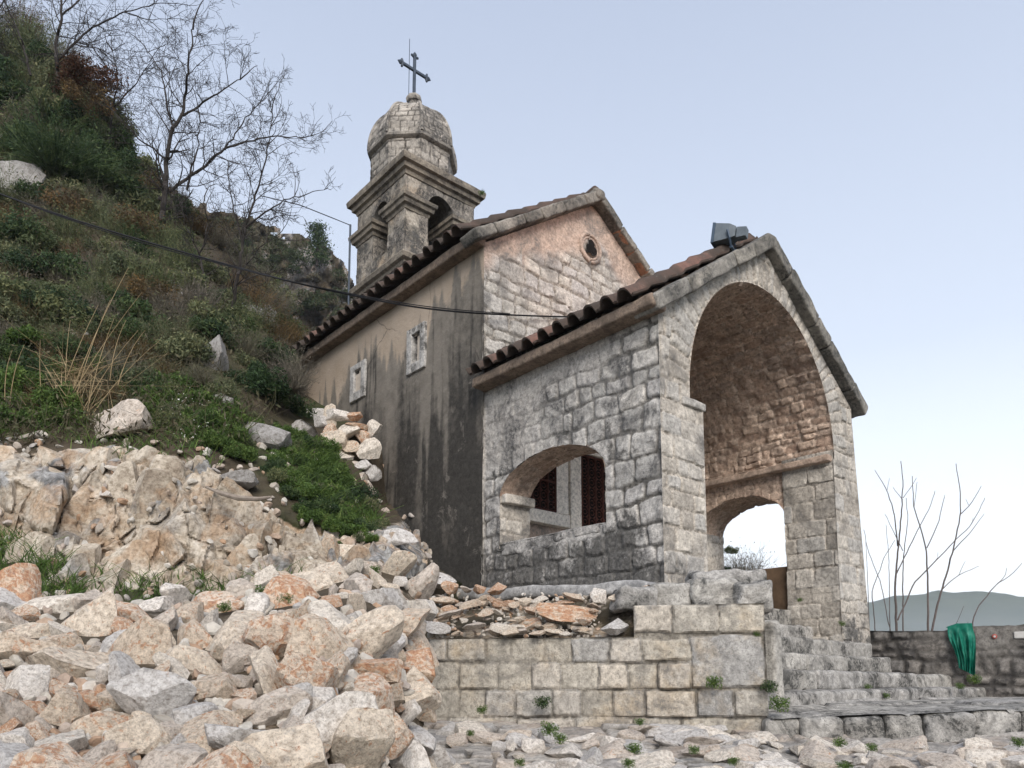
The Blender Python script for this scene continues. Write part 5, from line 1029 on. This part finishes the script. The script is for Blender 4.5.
# ---- grass and small things
def blades(g, p, n, h, spread, wd=.006):
    for _ in range(n):
        b = p + np.array([rg.normal() * spread, rg.normal() * spread, 0]); d = np.array([rg.normal() * .45, rg.normal() * .45, 1]) * h * rg.uniform(.5, 1.2); ribbon(g, [b, b + d * .5, b + d + np.array([d[0], d[1], -.12 * h]) * .6], wd, rg.rand())
g = G()
for poly, n in (([(-60, 535), (30, 540), (62, 565), (95, 588), (70, 605), (-60, 600)], 300), ([(-60, 370), (110, 365), (140, 405), (60, 440), (-60, 445)], 240), ([(140, 395), (230, 390), (262, 440), (200, 452), (150, 430)], 220), ([(265, 440), (330, 450), (385, 530), (320, 520)], 260), ([(100, 575), (330, 575), (330, 603), (100, 603)], 70), ([(60, 440), (260, 445), (250, 470), (100, 460)], 60)):
    k = 0
    while k < n:
        x, y = rg.uniform(-60, 390), rg.uniform(360, 610)
        if not inpoly(np.array(x), np.array(y), poly): continue
        d = float(hill_d(x, y)); blades(g, at(x, y, d + .02), 7, .13 + .06 * rg.rand(), .05, .0055); k += 1
tag(obj('grass', g, M['grass'], smooth=False), kind='stuff')
def weed_mesh(seed):
    k = np.random.RandomState(seed); g = G(); C_ = np.clip(k.normal(size=(420, 3)), -1.6, 1.6) * [.38, .38, .28] + [0, 0, .3]; leaves(g, C_, .07, k, None, 1.8)
    for _ in range(40): a = k.uniform(0, 6.28); ribbon(g, [np.array([0, 0, -.1]), np.array([.3 * math.cos(a), .3 * math.sin(a), .4]), np.array([.75 * math.cos(a), .75 * math.sin(a), .45 + .3 * k.rand()])], .02, k.rand())
    return mesh('weed', g, M['grass'], False)
WM = [weed_mesh(i) for i in range(3)]
def weed(x, y, r, d, lab, dark=False, grp=None):
    me = WM[rg.randint(3)]
    if dark: me = me.copy(); me.materials[0] = M['dkgreen']
    o = bpy.data.objects.new('weed', me); COL.objects.link(o); o.location = at(x, y, d); o.scale = [r / 757 * d] * 3; o.rotation_euler = (.5 * rg.normal() * .3, .2, rg.uniform(0, 6)); tag(o, lab, 'weed', grp)
weed(543, 706, 12, 6.28, 'dark green leafy weed growing from a joint of the dressed wall', True); weed(714, 686, 12, 5.98, 'small green fern in the joint under the big square wall block')
weed(769, 690, 12, 5.95, 'tall dark weed at the right end of the dressed wall', True); weed(779, 708, 14, 5.85, 'bright green weed tuft on the corner of the landing'); weed(757, 636, 6, 6.05, 'tiny plant at the top right of the dressed wall')
for i, (x, y, r) in enumerate([(548, 733, 13), (560, 741, 10), (634, 752, 11), (628, 766, 9), (694, 752, 8), (734, 764, 8), (840, 745, 9), (872, 750, 8), (482, 712, 8), (640, 724, 7), (1018, 745, 9), (520, 765, 8), (470, 735, 6), (845, 770, 10)]): weed(x, y, r, float(np.interp(y, [712, 745, 768], [5.95, 5.0, 4.3])), 'small green tuft growing between the stones of the path', False, 'green tufts between the path stones')
for i, (x, y, r, d) in enumerate([(842, 625, 5, 9.4), (800, 598 + 3, 4, 9.6), (868, 688, 5, 8.4), (886, 697, 5, 8.0), (975, 682, 9, 9.3), (960, 688, 6, 9.1)]): weed(x, y, r, d, 'tiny weed rooted in the joints of the stone steps', False, 'tiny weeds on the steps')
for i, (x, y, r) in enumerate([(205, 600, 14), (225, 610, 10), (265, 596, 14), (285, 602, 10), (192, 612, 9), (150, 603, 9), (375, 572, 8)]): weed(x, y, r, float(heap_d(x, y)) - .06, 'green weed sprouting behind the rubble heap under the rock face', False, 'green weeds behind the rubble heap')
weed(482, 190 + 4, 5, 11.9, 'wispy plant rooted on the bell tower top cornice'); 
g = G()
for _ in range(120): x, y = rg.normal(188, 17), rg.normal(410, 13); leaves(g, at(x, y, float(hill_d(x, y)) - .22 - .1 * rg.rand())[None], .012, rg, None, 1)
tag(obj('white_flowers', g, M['white_petal'], smooth=False), kind='stuff')
g = G()
for x0, y0, x1, y1 in ((62, 420, 118, 268), (58, 420, 132, 292), (70, 422, 100, 300), (52, 425, 88, 305), (78, 420, 128, 330), (85, 425, 104, 318), (66, 424, 60, 320), (45, 428, 30, 340), (92, 415, 150, 340), (5, 400, 2, 350), (10, 405, 14, 345), (110, 380, 116, 320), (118, 385, 135, 330)):
    a, b = at(x0, y0, 8.6), at(x1, y1, 8.4); tube(g, [a * (1 - t) + b * t + np.array([0, 0, .16]) * t * (1 - t) + Rv * .12 * t * t for t in np.linspace(0, 1, 7)], np.linspace(.006, .002, 7), 4)
for _ in range(60): a = at(rg.normal(72, 16), rg.normal(415, 8), 8.6); ribbon(g, [a, a + np.array([rg.normal() * .2, rg.normal() * .2, .4]), a + np.array([rg.normal() * .5, rg.normal() * .5, .55 + .3 * rg.rand()])], .004, .5)
tag(obj('dry_grass_tuft', g, M['grass_straw']), 'tall straw coloured dry grass stalks on the slope above the rock face', 'dry grass')
g = G(); tube(g, [at(x, y, 7.35 - .1 * i) for i, (x, y) in enumerate([(206, 487), (220, 493), (238, 498), (258, 499), (271, 497)])], [.012, .022, .026, .022, .012], 7); tag(obj('dead_branch', g, M['wood_dead']), 'short bleached dead branch sticking out over the fractured rock face', 'branch')

g = G()
for _ in range(9000):
    x, y = rg.uniform(-90, 300), rg.uniform(60, 445)
    if not inpoly(np.array(x), np.array(y), LIM) or not inpoly(np.array(x), np.array(y), [(-100, 30), (60, 55), (170, 210), (290, 330), (290, 400), (240, 450), (-100, 450)]): continue
    d = float(hill_d(x, y)); p = at(x, y, d)
    if rg.rand() < .72: leaves(g, p + rg.normal(size=(5, 3)) * .10 - Fv * .06, .026, rg)
    else:
        for q in range(2): e = np.array([rg.normal() * .5, rg.normal() * .5 - .3, 1]) * rg.uniform(.15, .38); ribbon(g, [p, p + e * .55, p + e + rg.normal(size=3) * .06], .006, rg.rand())
M['cover'] = leaf('ground_cover', [(0, (.06,.05,.035)), (.4, (.12,.098,.068)), (.7, (.10,.105,.06)), (1, (.17,.145,.105))])
tag(obj('undergrowth', g, M['cover'], smooth=False), kind='stuff')
# ---- bare trees
def grow(g, p, d, L, r, lvl, k, up=.25, n=6, dens=1.0):
    pts = [p]; dd_ = d / np.linalg.norm(d); st = L / n
    for i in range(n): dd_ = dd_ + k.normal(size=3) * .16 + np.array([0, 0, up * .14]); dd_ /= np.linalg.norm(dd_); pts.append(pts[-1] + dd_ * st)
    rr = np.linspace(r, r * .35, n + 1); tube(g, pts, np.maximum(rr, .0028), 4 if lvl > 1 else 3, False)
    if lvl <= 0: return
    for _ in range(int((3 + k.randint(3)) * dens)):
        i = k.randint(1, n + 1); t = pts[i] - pts[i - 1]; t /= np.linalg.norm(t); s_ = k.normal(size=3); s_ -= t * (s_ @ t); s_ /= np.linalg.norm(s_)
        grow(g, pts[i], t * .75 + s_ * .75, L * k.uniform(.38, .62), rr[i] * .62, lvl - 1, k, up, max(3, n - 1), dens)
def bare_tree(name, d, limbs, lab, seed, lvl=2, dens=1.0, L0=.9, cat='tree', mat='bark', group=None, every=15, thin=.62):
    k = np.random.RandomState(seed); x0, y0 = limbs[0][0][0]; root = empty(name, tuple(at(x0, y0, d))); tag(root, lab, cat, group); gt, gc = G(), G()
    for pts, r0, r1 in limbs:
        px = np.array(pts, float); L = np.concatenate([[0], np.cumsum(np.hypot(*np.diff(px, axis=0).T))]); q = np.arange(0, L[-1] + 6, 6.); dz = np.cumsum(k.normal(size=len(q))) * .05
        P = at(np.interp(q, L, px[:, 0]), np.interp(q, L, px[:, 1]), d + dz * (1 if lvl >= 0 else .3)); P += (.012 if lvl >= 0 else .003) * k.normal(size=P.shape); rr = np.interp(q, [0, L[-1]], [r0, r1]) * (thin if lvl >= 0 else .68); tube(gt, P, rr, 7, False)
        if lvl < 0: continue
        for i in np.arange(2, len(q), max(1, every / 6.)).astype(int):
            for _ in range(2):
                t = P[i] - P[i - 1]; t /= np.linalg.norm(t); s_ = k.normal(size=3); s_ -= t * (s_ @ t); s_ /= np.linalg.norm(s_); grow(gc, P[i], t * .7 + s_ * .8, L0 * k.uniform(.6, 1.15) * (1 - .3 * i / len(q)), max(.008, rr[i] * .45), lvl, k, .3, 5, dens)
        t = P[-1] - P[-3]; grow(gc, P[-1], t, L0 * .8, r1, lvl, k, .3, 6, dens)
    obj('trunk', gt, M[mat], root)
    if gc.v: obj('crown', gc, M[mat], root)
bare_tree('bare_tree', 14.5, [([(158, 235), (164, 205), (165, 183), (168, 151), (172, 130), (183, 116), (186, 88), (190, 53), (193, 30)], .10, .02), ([(183, 116), (204, 102), (225, 88), (240, 78)], .04, .014), ([(172, 130), (168, 110), (162, 70), (147, 50)], .04, .012), ([(158, 200), (197, 172), (225, 148), (246, 141), (275, 136), (300, 137)], .06, .013), ([(186, 190), (197, 151), (200, 122)], .04, .014), ([(168, 160), (140, 140), (120, 118)], .035, .012), ([(225, 148), (245, 120), (262, 100)], .03, .01)],
          'large leafless tree with a forked trunk rising from the slope against the sky', 12, 3, .86, 1.0)
bare_tree('bare_tree', 12.5, [([(232, 310), (238, 275), (243, 246), (246, 225), (267, 211), (284, 199), (300, 197)], .055, .012), ([(246, 225), (260, 183), (269, 141), (273, 112)], .035, .01), ([(243, 246), (232, 205), (228, 170)], .03, .01), ([(238, 275), (262, 245), (280, 235)], .02, .008)], 'slim leafless tree leaning towards the bell tower with small dead leaves', 31, 3, .84, .72)
bare_tree('bare_tree', 15.5, [([(58, 78), (56, 45), (62, 15), (58, -25)], .07, .025), ([(58, 60), (88, 30), (125, 12), (160, 4)], .045, .012), ([(30, 75), (22, 40), (8, 8)], .045, .014), ([(62, 15), (90, -8), (120, -25)], .035, .012), ([(-20, 60), (-10, 20), (20, -20)], .04, .012), ([(125, 12), (150, 20), (168, 18)], .02, .008), ([(75, 45), (100, 48), (118, 60)], .025, .008)], 'leafless tree with dense drooping twigs at the top left of the slope', 53, 3, .95, 1.15)
bare_tree('bare_tree', 16, [([(108, 150), (112, 110), (118, 80), (112, 50)], .05, .012), ([(112, 110), (135, 85), (150, 62)], .035, .01), ([(118, 80), (98, 55), (85, 30)], .03, .01)], 'leafless thicket tree behind the russet creeper', 44, 3, .8, .9)
bare_tree('bare_tree', 13.5, [([(205, 290), (200, 255), (208, 225), (204, 200)], .04, .012), ([(200, 255), (185, 225), (182, 205)], .025, .01)], 'small grey leafless tree in the middle of the shrub slope', 71, 3, .8, .7)
bare_tree('sapling', 12.0, [([(897, 660), (896, 610), (895, 583), (899, 540), (902, 503), (903, 481), (901, 461)], .033, .008), ([(898, 546), (894, 513), (887, 490), (875, 470)], .016, .006), ([(896, 574), (906, 554), (919, 527), (930, 508), (935, 491)], .014, .006), ([(876, 640), (872, 590), (884, 558), (895, 540)], .014, .006), ([(892, 640), (881, 583), (868, 551), (864, 530)], .012, .006), ([(903, 640), (903, 562), (904, 550), (908, 521), (906, 498)], .018, .006), ([(903, 551), (885, 514)], .01, .005), ([(903, 500), (893, 487)], .008, .005), ([(903, 498), (911, 487), (916, 478)], .008, .005), ([(887, 490), (889, 478)], .006, .004), ([(890, 640), (889, 560), (886, 525)], .012, .005), ([(870, 640), (867, 570), (866, 540)], .010, .005)], 'cluster of thin leafless saplings behind the parapet next to the porch pier', 5, -1, cat='sapling', mat='sapling')
bare_tree('sapling', 11.6, [([(928, 660), (928, 583), (926, 548), (920, 526), (914, 508), (912, 476)], .028, .007), ([(930, 640), (937, 606), (944, 583), (953, 550), (958, 527), (960.6, 513), (960, 489), (956, 464)], .026, .007), ([(898, 620), (914, 583), (930, 567), (953, 543), (972, 524), (985, 498)], .018, .006), ([(927, 548), (938, 524), (944.6, 495)], .012, .006), ([(953, 551), (969, 534), (984, 514)], .012, .005), ([(942, 590), (948, 583), (959, 575), (979, 566)], .011, .005), ([(959, 575), (965, 561)], .007, .004), ([(960, 515), (969, 506), (976, 496), (981, 486)], .011, .005), ([(969, 506), (966, 499)], .005, .004), ([(914, 508), (917, 482)], .007, .005), ([(930, 567), (937, 560), (938, 552)], .006, .004), ([(972, 524), (973, 518)], .005, .004)], 'tall forked leafless sapling left of the green netting', 6, -1, cat='sapling', mat='sapling')
bare_tree('sapling', 10.6, [([(970, 640), (975, 612), (985, 598), (998, 583), (1010, 576), (1022, 563)], .016, .005), ([(998, 583), (1005, 577), (1007, 568)], .008, .004), ([(951, 640), (957, 622), (964, 606)], .008, .004), ([(969, 640), (968, 622)], .006, .004)], 'small leaning leafless sapling above the green netting at the right', 7, -1, cat='sapling', mat='sapling')

# ---- distant crag behind the tower, with scrub and a conifer
CL = [(90, 150), (140, 168), (170, 186), (196, 203), (212, 211), (236, 213), (250, 219), (268, 226), (284, 238), (300, 237), (312, 243), (326, 250), (338, 256), (348, 268), (354, 284), (364, 305), (385, 345), (385, 460), (90, 460)]
gx, gy = np.meshgrid(np.arange(88, 390, 1.1), np.arange(150, 462, 1.1), indexing='ij'); nz = fbm(np.stack([gx / 22, gy / 30, gx * 0], -1), 5, 61)
e3, t3 = facets(gx, gy, 17, 16, 26); dcl = 60 - (gy - 200) * .05 - (gx - 250) * .03 + (t3 * 1.4 + nz * 3.0)
f = gridf(*gx.shape); xx, yy = gx.ravel()[f].mean(1), gy.ravel()[f].mean(1); keep = inpoly(xx + 4 * vn(np.stack([xx / 5, yy / 5, xx * 0], -1), 3), yy + 5 * vn(np.stack([xx / 7, yy / 6, xx * 0], -1), 4), CL)
rk = sst(-.05, .25, fbm(np.stack([gx / 14, gy / 26, gx * 0 + 4], -1), 4, 13) + .35 * sst(270, 320, gx) - .15 - .4 * sst(300, 330, gy))
g = G(); g.add(at(gx, gy, dcl), f[keep], rock=np.clip(rk + .15, 0, 1), grey=.8, mort=np.clip(.5 * (1 - sst(0, .12, e3)) * rk + .38, 0, 1), green=.25 * sst(-.1, .3, nz)); tag(obj('cliff', g, M['terrain']), kind='structure')
g = G()
for i in range(230):
    for _ in range(60):
        x, y = rg.uniform(150, 364), rg.uniform(200, 350); ok = inpoly(np.array(x), np.array(y - 3), CL)
        if ok and (y > 285 or x < 285 or rg.rand() < .5): break
    d = 56 - (y - 200) * .05; s_ = rg.uniform(6, 12) / 757 * d; n_l = 260; v = rg.normal(size=(n_l, 3)); v /= np.linalg.norm(v, axis=1, keepdims=True); v *= rg.uniform(.4, 1, (n_l, 1)) * (1 + .35 * vn(v * 2.3 + i, 5)[:, None]); v[:, 2] = np.abs(v[:, 2]) * .9
    leaves(g, at(x, y + 3, d) + v * s_, .075, rg, np.clip(rg.rand() * .7 + rg.rand(n_l) * .35, 0, 1))
M['scrub'] = leaf('crag_scrub', [(0, (.022,.04,.02)), (.35, (.05,.07,.032)), (.6, (.085,.09,.05)), (.8, (.10,.08,.055)), (1, (.13,.115,.09))])
tag(obj('crag_scrub', g, M['scrub'], smooth=False), kind='stuff')
root = empty('conifer', tuple(at(317, 266, 52))); tag(root, 'small dark layered conifer on the crag left of the bell tower', 'tree'); k = np.random.RandomState(9); g = G()
H = 44 / 757 * 52; tube(g, [np.array(root.location) + np.array([0, 0, H * t]) for t in (0, .5, 1)], [.1, .06, .02], 5); obj('trunk', g, M['bark'], root); g = G()
for z in np.linspace(.18, 1, 9):
    for q in range(5):
        a = k.uniform(0, 6.28); L = (1.05 - z * .75) * 1.15 * k.uniform(.5, 1.1); c_ = np.array(root.location) + [L * math.cos(a) * .7, L * math.sin(a) * .7, z * H]; leaves(g, c_ + k.normal(size=(60, 3)) * [.3, .3, .1], .07, k, None, 1.8)
obj('crown', g, M['dkgreen'], root)

# ---- overhead cables
def cable(name, pts, r, lab, n=60):
    P = np.array(pts); L = np.concatenate([[0], np.cumsum(np.linalg.norm(np.diff(P, axis=0), axis=1))]); q = np.linspace(0, L[-1], n); Q = np.stack([np.interp(q, L, P[:, i]) for i in range(3)], -1)
    for _ in range(4): Q[1:-1] = (Q[:-2] + 2 * Q[1:-1] + Q[2:]) / 4
    g = G(); tube(g, Q, r, 6); return tag(obj(name, g, M['cable']), lab, 'cable')
e = ony(588, 317, 7.27); ed = e @ Fv; xs_ = np.array([-120, 0, 50, 100, 150, 200, 250, 300, 350, 400, 440, 480, 510, 550, 588]); ys_ = np.array([150, 194, 212, 228, 243, 257, 271, 284, 295, 305, 310.5, 313.5, 315, 316.5, 317]); ds_ = np.interp(xs_, [-120, 0, 482, 588], [8.7, 8.9, 9.22, ed])
cable('power_cable', at(xs_, ys_, ds_), .011, 'thick black cable running from the slope across the plastered wall to the gable'); cable('power_cable', at(xs_[:13], ys_[:13] + 2.2 * np.sin(xs_[:13] / 90), ds_[:13] - .02), .006, 'thin black cable twisted along the thick one to the gable')
tb = np.array([6.13, 11.36, 0]); z1 = onx(352, 226, 6.13); cable('tower_cable', [at(262, 196, 12.5), at(300, 205, 12.6), at(335, 219, 12.9), [6.13, 11.36, 8.02]], .008, 'thin cable strung from the slim tree to the bell tower')
g = G(); tube(g, [(6.13, 11.36, 8.03), (6.13, 11.36, 7.5), (6.135, 11.36, 6.6), (6.15, 11.36, 5.9)], .018, 6); tag(obj('conduit', g, M['iron']), 'thin vertical conduit pipe on the left edge of the bell tower', 'pipe')
